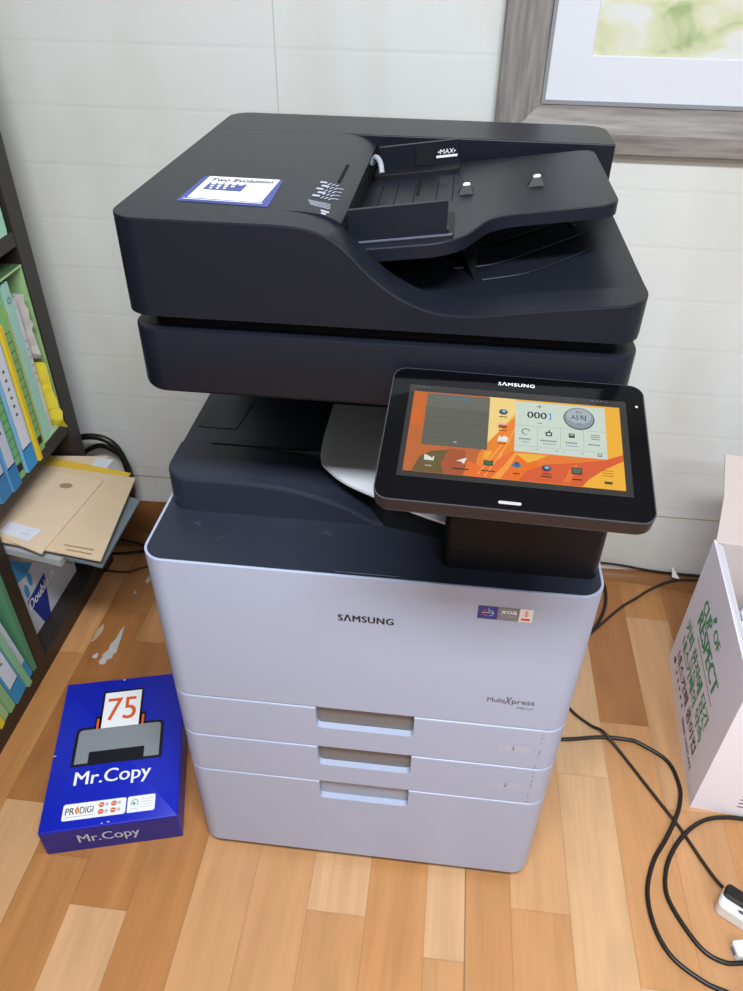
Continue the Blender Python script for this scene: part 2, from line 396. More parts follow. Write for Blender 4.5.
# front panels
ZS = [.0215, .2394, .3310, .4247, .6856]
def front_panel(name, z0, z1, handle, recess_mat, back_mat):
    poly = rr(-HW, HW, 0, .060, (.03, .03, 0, 0), 10)
    b = MB(); e = .0022
    b.prism(poly, [(z0 + .0007, e), (z0 + .0007 + e*.35, e*.3), (z0 + .0007 + e, 0), (z1 - .0007 - e, 0), (z1 - .0007 - e*.35, e*.3), (z1 - .0007, e)], M_white)
    if name == 'front_cover':
        b = MB(); zt = z1 - .0065
        b.prism(poly, [(z0 + .0007, e), (z0 + .0007 + e*.35, e*.3), (z0 + .0007 + e, 0), (zt, 0)], M_white)
        full = rr(-HW, HW, 0, .60, (.03, .03, .028, .028), 10)
        b.loft([[(x, y, z) for x, y in (inset(full, q) if q else full)] for z, q in ((zt, 0), (z1 - .0012, 0), (z1 - .0003, .0004), (z1, .0012), (z1, .0028), (z1 - .0004, .0034), (zt + .0005, .0036))], M_white, cap=False)
    me = b.mesh(name)
    bm = bmesh.new(); bm.from_mesh(me); bmesh.ops.recalc_face_normals(bm, faces=bm.faces); bm.to_mesh(me); bm.free()
    if handle:
        c = MB(); hz = z1 - .0455
        prof = round_poly([(-.070, hz), (.0705, hz), (.0705, z1 + .02), (-.070, z1 + .02)], [.009, .009, 0, 0], 6)
        c.loft([[(x, y, z) for x, z in prof] for y in (-.02, .0110)], M_white)
        cm = c.mesh('cut'); bm = bmesh.new(); bm.from_mesh(cm); bmesh.ops.recalc_face_normals(bm, faces=bm.faces); bm.to_mesh(cm); bm.free()
        me = boolean(me, cm)
    o = link(name, me, PR)
    if handle:
        h = MB(); prof = round_poly([(-.0692, hz + .0008), (.0697, hz + .0008), (.0697, z1 - .003), (-.0692, z1 - .003)], [.008, .008, 0, 0], 5)
        h.loft([[(x, y, z) for x, z in prof] for y in (.0100, .0108)], back_mat)
        r = h.build('handle_recess', o)
        r['label'] = 'grey recessed finger pull'
    return o
front_panel('cabinet_panel', ZS[0], ZS[1], True, M_white, M_ledge2)
trays = [front_panel('paper_tray', ZS[1], ZS[2], True, M_white, M_ledge), front_panel('paper_tray', ZS[2], ZS[3], True, M_white, M_ledge)]
cover = front_panel('front_cover', ZS[3], ZS[4], False, M_white, None)
trays[0]['label'] = 'drawer marked 2'; trays[1]['label'] = 'drawer marked 1'
M_seamgrey = mat('seam_grey', '#8d8d98', .6)
for t, s, zc in ((trays[1], '1', .378), (trays[0], '2', .2845)):
    p = Print(); p.rect(.192, .239, zc - .0085, zc + .0085, mat('pale_label', '#b0b5ca', .5), .002); p.lay()
    (p.one(.2110, .2155, zc - .0045, zc + .0045, M_greyink) if s == '1' else p.text(s, .2105, .2160, zc - .0045, zc + .0045, M_greyink)); p.put('number_label', t, FRONT())
    q = Print()
    for k in range(9):
        z = zc + .04 - .0095*k + random.uniform(-.002, .002)
        if random.random() < .75: q.line((.2505 + random.uniform(-.0006, .0006), z), (.2500, z - random.uniform(.002, .006)), .0009, M_greyink)
    q.put('scuff_marks', t, FRONT())
# front lettering and stickers
p = Print(); p.text('SΛMSUNG', -.0353, .0353, .6085, .6205, M_ink, .035); p.put('brand_lettering', cover, FRONT())
p = Print(); p.text('Multi', .1655, .1885, .4775, .4865, M_greyink, .01); p.text('X', .188, .1985, .4755, .4905, M_greyink, .015, .3); p.text('press', .1985, .2285, .4745, .4845, M_greyink, .01)
p.text('X401LX', .2055, .2285, .4675, .4720, M_greyink); p.put('model_lettering', cover, FRONT())
M_stblue = mat('sticker_blue', '#2f3a8c', .4); M_stgrey = mat('sticker_grey', '#7f808a', .4); M_stwhite = mat('sticker_white', '#e7e2de', .5)
M_red = mat('print_red', '#d05038', .5); M_cyan = mat('print_cyan', '#9fc8ee', .5); M_stline = mat('sticker_line', '#a9aab2', .5)
p = Print(); z0, z1 = .6355, .6575
p.rect(.1365, .1605, z0, z1, M_stblue); p.rect(.1605, .1865, z0, z1, M_stgrey); p.rect(.1865, .2025, z0, z1, M_stwhite); p.lay()
zc = (z0+z1)/2
p.ring(.1462, zc, .0045, .0055, .0011, M_red, .4*PI, 1.75*PI); p.ring(.1520, zc - .0005, .0040, .0048, .0011, M_cyan, -.6*PI, .7*PI)
p.line((.1425, zc), (.1555, zc), .0008, M_whiteink); p.line((.1495, zc + .002), (.1495, zc + .0085), .001, M_cyan); p.line((.149, zc+.004), (.154, zc + .004), .0008, M_cyan)
p.text('xoa', .1640, .1835, zc + .0005, zc + .0065, M_whiteink, .03)
p.line((.1645, zc - .0025), (.183, zc - .0025), .0007, M_stline); p.line((.167, zc - .0045), (.181, zc - .0045), .0006, M_stline)
p.one(.1930, .1962, zc - .001, zc + .008, M_red); p.line((.1905, zc), (.1990, zc + .001), .0007, M_stgrey); p.line((.1915, zc + .004), (.1980, zc + .004), .0006, M_red)
p.rect(.1890, .2000, z0 + .0025, z0 + .0065, M_red); p.put('sticker', cover, FRONT())
# deck
MB().prism(rr(-HW + .0032, HW - .0032, .0032, .595, (.0268, .0268, .024, .024), 10), [(.6795, 0), (.6843, 0), (.6848, .0006)], M_deck).build('top_deck', PR)
MB().prism(round_poly([(-.041, .006), (.041, .006), (.041, .017), (-.041, .017)], .002, 3), [(.6840, 0), (.6862, 0), (.6866, .0006)], M_deck).build('cover_catch', PR)
M_scr = mat('dust_grey', '#4a4c56', .7)
p = Print()
for (cx, cy) in ((-.232, .073), (-.062, .075)):
    p = Print()
    for k in range(3): p.ring(cx + k*.004, cy + .003*(k % 2), .004, .003, .0008, M_scr, k, k + 3.5, 10)
    p.put('dust_mark', PR, frame((0, 0, .6848), (1,0,0), (0,1,0)))
p = Print(); p.line((-.196, .047), (-.186, .056), .001, M_scr); p.put('dust_mark', PR, frame((0, 0, .6848), (1,0,0), (0,1,0)))

# column helper: solids whose top is a height field over x and whose ends follow rounded corners
def columns(b, xs, yf, yb, zb, zt, material, bev=.003, bk=None):
    loops = []
    n = len(xs)
    for i, x in enumerate(xs):
        f, k, t = yf(x), yb(x), zt(x)
        e = min(bev, (k - f)*.3); g = e if bk is None else min(bk, e)
        bt = zb(x) if callable(zb) else zb
        loops.append([(x, f, bt), (x, f, t - e), (x, f + e*.3, t - e*.3), (x, f + e, t), (x, k - g, t), (x, k - g*.3, t - g*.3), (x, k, t - g), (x, k, bt)])
    return b.loft(loops, material)
def corner_xs(x0, x1, rl, rrr, extra, n=9):
    xs = []
    if rl: xs += [x0 + rl*(1 - math.cos(.5*PI*k/n)) for k in range(n + 1)]
    else: xs.append(x0)
    if rrr: xs += [x1 - rrr*(1 - math.cos(.5*PI*k/n)) for k in range(n, -1, -1)]
    else: xs.append(x1)
    xs += [e for e in extra if x0 < e < x1]
    return sorted(set(round(x, 6) for x in xs))
def yround(x, x0, x1, y, rl, rrr, sign):
    """y of a front (sign +1) or back (-1) edge with rounded corners"""
    if rl and x < x0 + rl: d = x0 + rl - x; return y + sign*(rl - math.sqrt(max(0, rl*rl - d*d)))
    if rrr and x > x1 - rrr: d = x - x1 + rrr; return y + sign*(rrr - math.sqrt(max(0, rrr*rrr - d*d)))
    return y
def interp(tab):
    def f(x):
        if x <= tab[0][0]: return tab[0][1]
        for i in range(len(tab) - 1):
            (a, p), (c, q) = tab[i], tab[i+1]
            if x <= c:
                m0 = (tab[i+1][1] - tab[i-1][1])/(tab[i+1][0] - tab[i-1][0]) if i else (q - p)/(c - a)
                m1 = (tab[i+2][1] - p)/(tab[i+2][0] - a) if i + 2 < len(tab) else (q - p)/(c - a)
                h = c - a; t = (x - a)/h
                return (2*t**3 - 3*t*t + 1)*p + (t**3 - 2*t*t + t)*h*m0 + (-2*t**3 + 3*t*t)*q + (t**3 - t*t)*h*m1
        return tab[-1][1]
    return f

# exit block with the domed shoulder
blk = interp([(-.28, .7375), (-.21, .7372), (-.165, .7365), (-.135, .7345), (-.106, .7305), (-.07, .7210), (-.036, .7085), (0.0, .6885), (.012, .6852)])
b = MB(); xs = corner_xs(-.277, .012, .030, 0, [-.23 + .006*k for k in range(41)])
columns(b, xs, lambda x: yround(x, -.277, .2, .10, .03, 0, 1), lambda x: .185, .684, blk, M_deck, .004)
blk2 = interp([(-.28, .7345), (.0, .7345), (.04, .733), (.1, .732)])
columns(b, [-.277, -.2, -.1, 0, .06, .089], lambda x: .1845, lambda x: .47, .684, blk2, M_deck, .002)
ob = b.build('exit_tray_block', PR)
# hatch on the block and rear engine wall
b = MB()
b.prism(round_poly([(-.268, .226), (-.211, .226), (-.204, .30), (-.268, .30)], .004, 3), [(.7343, 0), (.7352, 0), (.7356, .0006)], M_dark).build('service_hatch', PR)
b = MB(); b.prism(rr(-.236, -.10, .1825, .1855, 0), [(.7355, 0), (.7372, 0)], M_gap); b.build('paper_edge_slot', PR)
b = MB(); b.prism(rr(-.27, .27, .44, .585, .012), [(.684, 0), (.912, 0)], M_dark2)
b.prism(rr(.150, .27, .15, .45, .012), [(.684, 0), (.912, 0)], M_dark2)
b.build('engine_housing', PR)
b = MB()
for k in range(5): b.box((-.2, .4372, .76 + .024*k), (.12, .4402, .764 + .024*k), M_gap)
b.build('exit_slots', PR)
# pale paper guide swoop
yfr = interp([(-.0850, .215), (-.0835, .185), (-.081, .165), (-.076, .150), (-.048, .121), (-.004, .098), (.036, .081), (.088, .063), (.142, .050)])
zpl = lambda y: .7405 - .011*max(0, min(1, (.135 - y)/.075))**1.3
b = MB(); loops = []
for x in [-.0850, -.0843, -.0835, -.082, -.079, -.076, -.070, -.062] + [-.054 + .008*k for k in range(25)]:
    y0 = yfr(x); ys_ = [y0 + (.305 - y0)*(k/10)**1.5 for k in range(11)]
    loops.append([(x, y, zpl(y) - .0035) for y in ys_] + [(x, y, zpl(y)) for y in reversed(ys_)])
b.loft(loops, M_lightgrey)
b.build('paper_guide_plate', PR)
# support under the plate
MB().prism([(.012, .10), (.138, .075), (.138, .30), (-.07, .30), (-.07, .20)], [(.684, 0), (.722, 0)], M_dark2).build('plate_support', PR, smooth=False)

# scanner unit and lid gap
b = MB()
b.prism(rr(-.250, .2605, .03, .505, (.03, .03, .025, .025), 10), [(.9045, .006), (.906, .0025), (.909, .0006), (.912, 0), (.9745, 0), (.9765, .0006), (.9772, .002)], M_dark)
b.build('scanner_unit', PR)
MB().prism(rr(-.232, .243, .048, .49, .02), [(.977, 0), (.9925, 0)], M_gap).build('lid_gap_filler', PR)  # black filler slab standing in for the shade in the lid gap
# document feeder lid
LX0, LX1, LF, LB = -.2535, .2590, .03, .511
fc = interp([(-.26, 1.0885), (-.110, 1.0885), (-.085, 1.0882), (-.066, 1.0865), (-.050, 1.0825), (-.036, 1.0755), (-.024, 1.0655), (-.012, 1.0535), (.0, 1.0425), (.015, 1.0315), (.030, 1.0230), (.045, 1.0170), (.060, 1.0132), (.076, 1.0115), (.10, 1.0125), (.135, 1.0175), (.168, 1.0222), (.224, 1.0295), (.259, 1.0335)])
hump = interp([(-.26, 1.0885), (-.085, 1.0885), (-.070, 1.0880), (-.056, 1.0862), (-.045, 1.0830), (-.0365, 1.0785)])
yF = lambda x: yround(x, LX0, LX1, LF, .03, .03, 1); yB = lambda x: yround(x, LX0, LX1, LB, .028, .028, -1)
zbot = lambda x: .9925 + (.004 if (x < LX0 + .004 or x > LX1 - .004) else 0)
b = MB()
columns(b, corner_xs(LX0, LX1, .03, .03, [-.1 + .006*k for k in range(50)]), yF, lambda x: .076, zbot, fc, M_dark, .0016, .0010)           # front rim
columns(b, corner_xs(LX0, -.0365, .03, 0, [-.09 + .004*k for k in range(14)]), lambda x: max(.074, yF(x)), lambda x: .404, zbot, hump, M_dark, .0002)   # feeder hump
columns(b, corner_xs(LX0, LX1 + .007, .028, .028, []), lambda x: .402, lambda x: yround(x, LX0, LX1 + .007, LB, .028, .028, -1), zbot, lambda x: 1.0886, M_dark, .0015)      # back rim
lid = b.build('document_feeder', PR)
b = MB()
zfl = interp([(-.04, 1.000), (.08, 1.004), (.15, 1.012), (.20, 1.0205), (.235, 1.0280), (.2585, 1.0333)])
columns(b, [-.03 + .0125*k for k in range(23)] + [.2588], lambda x: .0755, lambda x: .4025, .994, zfl, M_dark, .0003)
for (pts) in ([(.09, .235), (.14, .262), (.20, .300), (.235, .305)], [(.075, .17), (.12, .18), (.17, .215), (.225, .25)], [(.105, .135), (.15, .145), (.19, .17), (.222, .195)]):
    P3 = [(x, y, zfl(x) + .0012) for x, y in pts]
    b.tube(P3, .0011, M_dark, 6, 6)
b.add([(.075, .20, 1.004), (.098, .135, 1.006), (.100, .20, 1.0065), (.078, .20, 1.022), (.099, .20, 1.022)], [(0,1,2),(0,3,1),(3,4,1),(4,2,1),(0,2,4,3)], M_dark2)
b.build('output_tray', lid)
# paper stop flap in the output tray
b = MB(); b.tube([(.192, .325, 1.05), (.200, .30, 1.040), (.196, .285, 1.034), (.212, .262, 1.026)], .003, M_dark2, 8, 4); b.build('output_paper_stop', lid)
# feeder cover seam, slot, throat
p = Print(); p.line((-.249, .404), (-.07, .404), .0006, M_gap)
p.put('cover_seam', lid, frame((0, 0, 1.0882), (1,0,0), (0,1,0)))
MB().box((-.0565, .186, 1.079), (-.0535, .256, 1.0872), M_gap).build('release_slot', lid)
MB().box((-.0372, .078, 1.030), (-.0355, .400, 1.0725), M_gap).build('feed_throat', lid)
# pictogram block
M_picto = mat('pictogram_ink', '#a9adc0', .5)
p = Print()
for k in range(5):
    p.rect(-.0735 + .0035*(k%2), -.066 + .0035*(k%2), .172 - .012*k, .178 - .012*k, M_picto)
    for j in range(3): p.line((-.064 + .004*j, .168 - .012*k), (-.0615 + .004*j, .176 - .012*k), .0013, M_picto)
    if k < 4: p.line((-.0535, .163 - .012*k), (-.0475, .167 - .012*k), .0016, M_picto)
for k in range(4): p.line((-.075 + .0015*k, .110 - .0042*k), (-.052 + .0005*k, .108 - .0042*k), .0016, M_picto)
p.rect(-.058, -.050, .082, .087, M_picto); p.rect(-.0565, -.0515, .075, .080, M_picto)
# draped a hair above the curved cover
for i, (x, y, z) in enumerate(p.v): p.v[i] = (x, y, hump(x) + .0006)
p.put('pictogram_print', lid, Matrix.Identity(4))
# sticker on the lid
M_navy = mat('sticker_navy', '#3a4690', .4); M_paper = mat('sticker_paper', '#f0f1f6', .45)
p = Print(); A, B2, C, D = (-.202, .088), (-.109, .081), (-.113, .175), (-.199, .178)
p.poly([A, B2, C, D], M_navy); p.lay()
p.poly([(-.1945, .099), (-.1185, .0935), (-.1165, .1745), (-.1935, .1768)], M_paper); p.lay()
p.poly([(-.1875, .128), (-.147, .125), (-.146, .151), (-.1865, .153)], M_navy)
p.lay(); p.text('Two Evolution', -.188, -.121, .1575, .1695, mat('sticker_ink', '#3b3f55', .5), .02, .1)
p.lay()
for k in range(3):
    for j in range(5 - k): p.rect(-.1835 + .0072*j + .001*k, -.1785 + .0072*j, .1455 - .0075*k, .150 - .0075*k, M_paper)
p.line((-.197, .0935), (-.116, .0885), .0018, M_paper)
p.put('lid_sticker', lid, frame((0, 0, 1.0885), (1,0,0), (0,1,0)))
# input tray
tz = lambda x: 1.052 + .14*(x + .02)
poly = round_poly([(-.036, .082), (.057, .079), (.082, .092), (.105, .138), (.128, .150), (.236, .150), (.236, .378), (-.036, .384)], [0, .02, .012, .02, .016, .022, .022, 0], 6)
b = MB()
lo = [(x, y, tz(x) - .0135) for x, y in poly]; hi0 = [(x, y, tz(x) - .0012) for x, y in poly]; hi = [(x, y, tz(x)) for x, y in inset(poly, .0012)]
b.loft([lo, hi0, hi], M_dark); tray = b.build('input_tray', lid)
sl = math.atan(.14)
TM = frame((0, 0, 0), (math.cos(sl), 0, math.sin(sl)), (0, 1, 0))
def tilt(mb):                                                           # shift a shape given over the level tray up onto its slope
    mb.v = [(x, y, z + tz(x)) for x, y, z in mb.v]; return mb
M_wear = mat('worn_grey_plastic', '#3d3e46', .5)
b = MB(); b.prism(round_poly([(-.034, .094), (.071, .094), (.071, .170), (-.034, .185)], .004, 3), [(-.0005, 0), (.0014, 0), (.002, .0006)], M_dark2)
b.prism(rr(-.0345, .064, .0975, .1035, .0015, 2), [(.001, 0), (.0335, 0), (.034, .0008)], M_dark)
b.box((.058, .100, .001), (.066, .112, .006), M_dark)
g = tilt(b).build('paper_guide', lid)
p = MB(); p.prism(rr(-.030, .070, .0945, .0962, 0), [(.002, 0), (.0032, 0)], mat('edge_blue_grey', '#5d6278', .4)); tilt(p).build('guide_edge', g)
b = MB(); b.prism(round_poly([(-.034, .335), (.072, .335), (.072, .383), (-.034, .383)], .004, 3), [(-.0005, 0), (.004, 0), (.005, .001)], M_dark2)
b.prism(rr(-.030, .070, .360, .367, .0015, 2), [(.003, 0), (.0315, 0), (.032, .0008)], M_dark)
b.prism([(.018, .3585), (.040, .3585), (.036, .361), (.012, .361)], [(.006, 0), (.029, 0)], M_dark2)
g2 = tilt(b).build('paper_guide', lid)
p = Print(); p.text('◂MAX▸', .0435, .0665, .0170, .0225, M_whiteink); p.rect(.0425, .0685, .0128, .0155, M_whiteink)
p.v = [(x, .3597, z2 + tz(x) + 0.0) for x, z2, h in p.v]; p.build('max_mark', g2, smooth=False, fix=False)
b = MB()
for x in (-.018, .0005, .022, .048): b.box((x, .205, -.001), (x + .0012, .300, .0003), M_gap)
b.box((.0245, .248, -.001), (.0285, .330, .0004), M_gap); b.box((.066, .215, -.001), (.0672, .335, .0003), M_gap)
tilt(b).build('tray_grooves', lid)
p = Print(); p.ring(.020, .205, .014, .012, .001, M_scr, .1, PI - .1, 12); p.line((.006, .205), (.003, .190), .001, M_scr)
p.v = [(x, y, tz(x) + .0005) for x, y, z in p.v]; p.build('size_mark', lid, smooth=False, fix=False)
for sx, sy in ((.0815, .238), (.1585, .243)):
    b = MB(); b.loft([[(sx - .009, sy - .003, 0), (sx + .009, sy - .003, 0), (sx + .009, sy + .010, 0), (sx - .009, sy + .010, 0)], [(sx - .004, sy + .002, .0085), (sx + .004, sy + .002, .0085), (sx + .004, sy + .006, .0085), (sx - .004, sy + .006, .0085)]], M_dark2)
    o = tilt(b).build('paper_stop', lid, smooth=False)
    b = MB(); b.prism(rr(sx - .0042, sx + .0042, sy + .001, sy + .0065, .002, 3), [(.0084, 0), (.0095, 0), (.0108, .0014)], M_whiteink); tilt(b).build('stop_tip', o)
b = MB(); b.tube([(-.034, .318, 1.074), (-.029, .312, 1.083), (-.022, .300, 1.080), (-.019, .292, 1.070)], .0032, M_ledge2, 8, 6); b.build('pickup_lever', lid)

# control panel
s_ = .205/.21
CAM = Vector((0.07009, -0.64727, 1.31148))
c0 = CAM + (Vector((.143, -.047, .928)) - CAM)*s_
tl, yw = 1.322, -.033
EX = Vector((math.cos(yw), math.sin(yw), 0)); EY = Vector((-math.sin(yw)*math.sin(tl), math.cos(yw)*math.sin(tl), math.cos(tl)))
PM = frame(c0, EX, EY) @ Matrix.Scale(s_, 4)
M_housing = mat('dark_brown_plastic', '#242027', .42, .35)
b = MB(); hp = rr(-.123, .1225, -.0865, .0840, .014, 8)
b.prism(hp, [(-.024, .012), (-.021, .004), (-.015, .0005), (-.001, 0), (0.0, .0008)], M_housing)
cp = b.build('control_panel', PR, PM)
b = MB(); b.prism(rr(-.1220, .1215, -.0855, .0830, .0132, 8), [(-.0005, 0), (.0008, 0), (.0012, .0004)], M_glass); b.build('glass_front', cp, PM)
b = MB(); b.loft([[(x, y, -.0005) for x, y in hp], [(x, y, .0004) for x, y in hp]], mat('trim_silver', '#4c4c54', .35, metal=.3)); 
b.build('edge_trim', cp, PM)
EM = {}
def em(h, k=1.0):
    key = (h, k)
    if key not in EM: EM[key] = mat('screen_' + h.strip('#') + '_%d' % int(k*100), h, .15, emit=k)
    return EM[key]
p = Print(); p.h = .0016
p.rect(-.1045, .1040, -.0595, .0590, em('#2b2a2c')); p.lay(.00012)
p.rect(-.0995, .0975, -.0530, .0500, em('#f3b32c')); p.lay(.00012)
p.rect(-.0995, -.026, -.053, .0500, em('#c0662c')); p.rect(-.0985, -.088, .005, .0500, em('#e2702c'))
p.poly([(-.026, .05), (-.0005, .05), (-.0005, .030), (-.026, -.012)], em('#f6d688'))
p.lay(.00012)
p.poly([(-.036, -.053), (-.033, -.026), (-.026, -.012), (-.0005, .026), (.02, .026), (.02, -.053)], em('#f08426'))
p.poly([(-.03, -.033), (-.027, -.021), (-.02, -.02), (-.026, -.038)], em('#f5c044'))
p.poly([(.0, .02), (.02, .026), (.02, -.01), (.006, -.01)], em('#f5a62f'))
p.lay(.00012)
p.poly([(.000, -.018), (.0975, -.0185), (.0975, -.053), (.000, -.053)], em('#ee7a28'))
p.poly([(-.0445, -.053), (-.042, -.035), (-.030, -.040), (-.018, -.030), (.0, -.018), (.02, -.012), (.02, -.053)], em('#ee6f24'))
p.poly([(-.0915, -.053), (-.086, -.035), (-.076, -.027), (-.060, -.024), (-.066, -.04), (-.063, -.053)], em('#69562f'))
p.poly([(-.063, -.053), (-.066, -.04), (-.060, -.022), (-.045, -.023), (-.043, -.040), (-.046, -.053)], em('#a9522c'))
p.lay(.00012)
p.poly([(.004, -.053), (.012, -.040), (.028, -.031), (.055, -.026), (.080, -.020), (.0975, -.011), (.0975, -.0185), (.080, -.031), (.066, -.044), (.060, -.053)], em('#dd5a28'))
p.poly([(.040, -.053), (.046, -.044), (.050, -.030), (.0565, -.027), (.053, -.040), (.049, -.053)], em('#f08040'))
p.poly([(-.02, -.053), (-.008, -.035), (.000, -.020), (.003, -.020), (-.004, -.038), (-.012, -.053)], em('#f7a03a'))
p.poly([(.060, -.053), (.066, -.044), (.080, -.031), (.0975, -.0185), (.0975, -.053)], em('#f5b52e'))
p.poly([(.000, -.020), (.030, -.020), (.020, -.027), (.012, -.031)], em('#f4b83a'))
p.lay(.00012)
for a, c in (((-.032, -.05), (-.012, -.012)), ((-.026, -.052), (-.004, -.004)), ((-.014, -.03), (.0, .012))): p.line(a, c, .0012, em('#f7a94a'))
# calendar pane and its rows
p.rect(-.0860, -.0253, -.0200, .0478, em('#5c5e54')); p.lay(.00012)
p.rect(-.0860, -.0253, .0290, .0478, em('#65675e'))
for k in range(5): p.line((-.083, .021 - .0095*k), (-.028, .021 - .0095*k), .0004, em('#6c6d62'))
p.rect(-.066, -.045, .0415, .0440, em('#5580a6')); p.line((-.081, .0425), (-.074, .0425), .0008, em('#85867d')); p.ell(-.055, -.014, .0016, .0012, em('#a6a69c'))
# job pane
p.rect(-.0006, .0833, -.0185, .0470, em('#cddcd0')); p.lay(.00012)
p.line((-.0006, .0150), (.0833, .0150), .0005, em('#a5b4ac')); p.line((-.0006, -.0110), (.0833, -.0110), .0005, em('#a5b4ac'))
for u in (.0205, .0415, .0625): p.line((u, -.011), (u, .015), .0004, em('#a5b4ac'))
p.text('0001'[:3], .0105, .0290, .0255, .0340, em('#1d2126'), .02); p.one(.0303, .0340, .0255, .0340, em('#3f8fd0'))
p.line((.0190, .0415), (.0250, .0415), .0007, em('#4a524f')); p.line((.0220, .039), (.0220, .044), .0007, em('#4a524f')); p.line((.0200, .0195), (.0248, .0195), .0007, em('#5a625f'))
p.ell(.0590, .0300, .0145, .0145, em('#3e474b')); p.lay(.00012); p.ell(.0590, .0304, .0136, .0135, em('#8f9ba0')); p.lay(.00012); p.ell(.0590, .0330, .0115, .0098, em('#a9b6ba')); p.lay(.00012)
p.text('복사', .0560, .0625, .0365, .0400, em('#22303c')); p.text('시작', .0510, .0665, .0270, .0345, em('#22445e'), .01)
p.poly([(.0560, .0225), (.0590, .0205), (.0620, .0225), (.0590, .0245)], em('#6d93b4'))
ik = em('#2c3434')
def small(u, v, w, c, h=.0010): p.rect(u - w/2, u + w/2, v - h/2, v + h/2, c)
p.ring(.0095, .0070, .0040, .0040, .0008, ik, .1, 1.6*PI, 8); p.rect(.0278, .0338, .0035, .0090, ik, .001); p.rect(.0305, .0318, .008, .0115, ik); p.rect(.0490, .0545, .0040, .0095, ik)
for k in range(3): p.line((.0690, .0095 - .0025*k), (.0775, .0095 - .0025*k), .0007, ik)
p.lay(.00012); p.rect(.0293, .0325, .0048, .0075, em('#cddcd0')); p.rect(.0500, .0535, .0070, .0082, em('#cddcd0'))
for u, w in ((.0095, .012), (.031, .016), (.052, .012), (.073, .013)):
    for k in range(int(w/.0022)): p.rect(u - w/2 + .0022*k, u - w/2 + .0022*k + .0014, -.0035, -.0018, em('#59625e'))
for u, w in ((.0095, .007), (.031, .012), (.052, .012)): small(u, -.0065, w, em('#84a6bd'))
p.ring(.0765, -.0148, .0022, .0020, .0008, ik); small(.020, -.0145, .003, em('#98a39b')); small(.038, -.0145, .003, em('#98a39b')); small(.044, -.0145, .001, em('#7f8a82')); small(.061, -.0145, .0012, em('#6d7872'))
# icon columns and bottom row
def icon_globe(u, v, r=.0036): p.ell(u, v, r*1.15, r, em('#26384a')); p.lay(.00008); p.ell(u + .0005, v + .0008, r*.6, r*.55, em('#7fb0d8')); small(u, v - .0066, .0075, em('#5a3d24'), .0012)
icon_globe(-.0120, .0300)
p.rect(-.0160, -.0080, .0085, .0145, em('#b23a2a')); p.lay(.00008); p.rect(-.0160, -.0080, .0125, .0145, em('#e3b7a2')); small(-.012, .0055, .0075, em('#7a4a26'), .0012)
p.poly([(-.0165, -.0085), (-.0075, -.0085), (-.0065, -.0030), (-.0100, -.0010), (-.0130, -.0035), (-.0150, -.0010)], em('#e9ece8')); small(-.012, -.0110, .0080, em('#7a4a26'), .0014)
bv = -.0365
p.poly([(-.0815, bv-.003), (-.0725, bv-.003), (-.0725, bv+.003), (-.0745, bv), (-.077, bv+.002), (-.0815, bv+.004)], em('#dfe3de')); small(-.0768, bv - .0095, .006, em('#c9a98a'), .0012)
p.poly([(-.0525, bv - .001), (-.0430, bv + .0040), (-.0450, bv - .0040), (-.0480, bv - .0012)], em('#e4e8e4')); small(-.048, bv - .0100, .0150, em('#2c1d12'), .0013)
p.rect(-.0275, -.0190, bv - .0030, bv + .0030, em('#17231f')); p.lay(.00008); p.rect(-.0268, -.0197, bv - .0022, bv + .0022, em('#2f6a48')); small(-.0233, bv - .0095, .0125, em('#3a2310'), .0013)
p.ell(.0020, bv, .0050, .0022, em('#4f86ac')); p.ell(.002, bv + .0010, .0028, .0035, em('#33475a')); small(.002, bv - .0095, .0060, em('#4a2a14'), .0013)
icon_globe(.0285, bv); small(.0285, bv - .0098, .0100, em('#3a2110'), .0013)
p.rect(.0505, .0600, bv - .0040, bv + .0040, em('#2f3431'), .001); p.lay(.00008); p.rect(.0515, .0590, bv - .0025, bv + .0030, em('#57675c')); small(.0553, bv - .0100, .0090, em('#3a2110'), .0013)
for k in range(3): p.line((.0775, bv + .0035 - .0030*k), (.0875, bv + .0035 - .0030*k), .0007, em('#a35a22'))
p.rect(.0790, .0860, bv - .0120, bv - .0090, em('#4a3a20'))
for u in (.072, .0765, .0805, .085): small(u, .0545, .0028, em('#6a6d70'), .0012)
for u in (-.0955, -.0905, -.0855): small(u, .0545, .003, em('#53555a'), .0012)
p.put('display', cp, PM)
p = Print(); p.h = .0016; p.text('SΛMSUNG', -.0183, .0172, .0680, .0727, M_whiteink, .015); p.put('brand_lettering', cp, PM)
p = Print(); p.h = .0016; p.rect(-.0125, .0075, -.0805, -.0772, mat('button_glow', '#f4f4f8', .3, emit=1.0), .0014); p.put('home_button', cp, PM)
p = Print(); p.h = .0016; p.ell(.1140, .0535, .0013, .0015, mat('led_glow', '#e8ecff', .3, emit=1.2)); p.put('status_light', cp, PM)
b = MB(); b.prism(rr(-.055, .055, -.045, .060, .01), [(-.048, .012), (-.022, 0)], M_housing); b.build('panel_bracket', cp, PM)
# stand
b = MB(); b.prism(rr(.089, .276, .032, .115, (.010, .014, .01, .01), 5), [(.684, 0), (.901, 0)], mat('panel_stand_brown', '#141419', .45, .22)); b.build('panel_stand', PR)

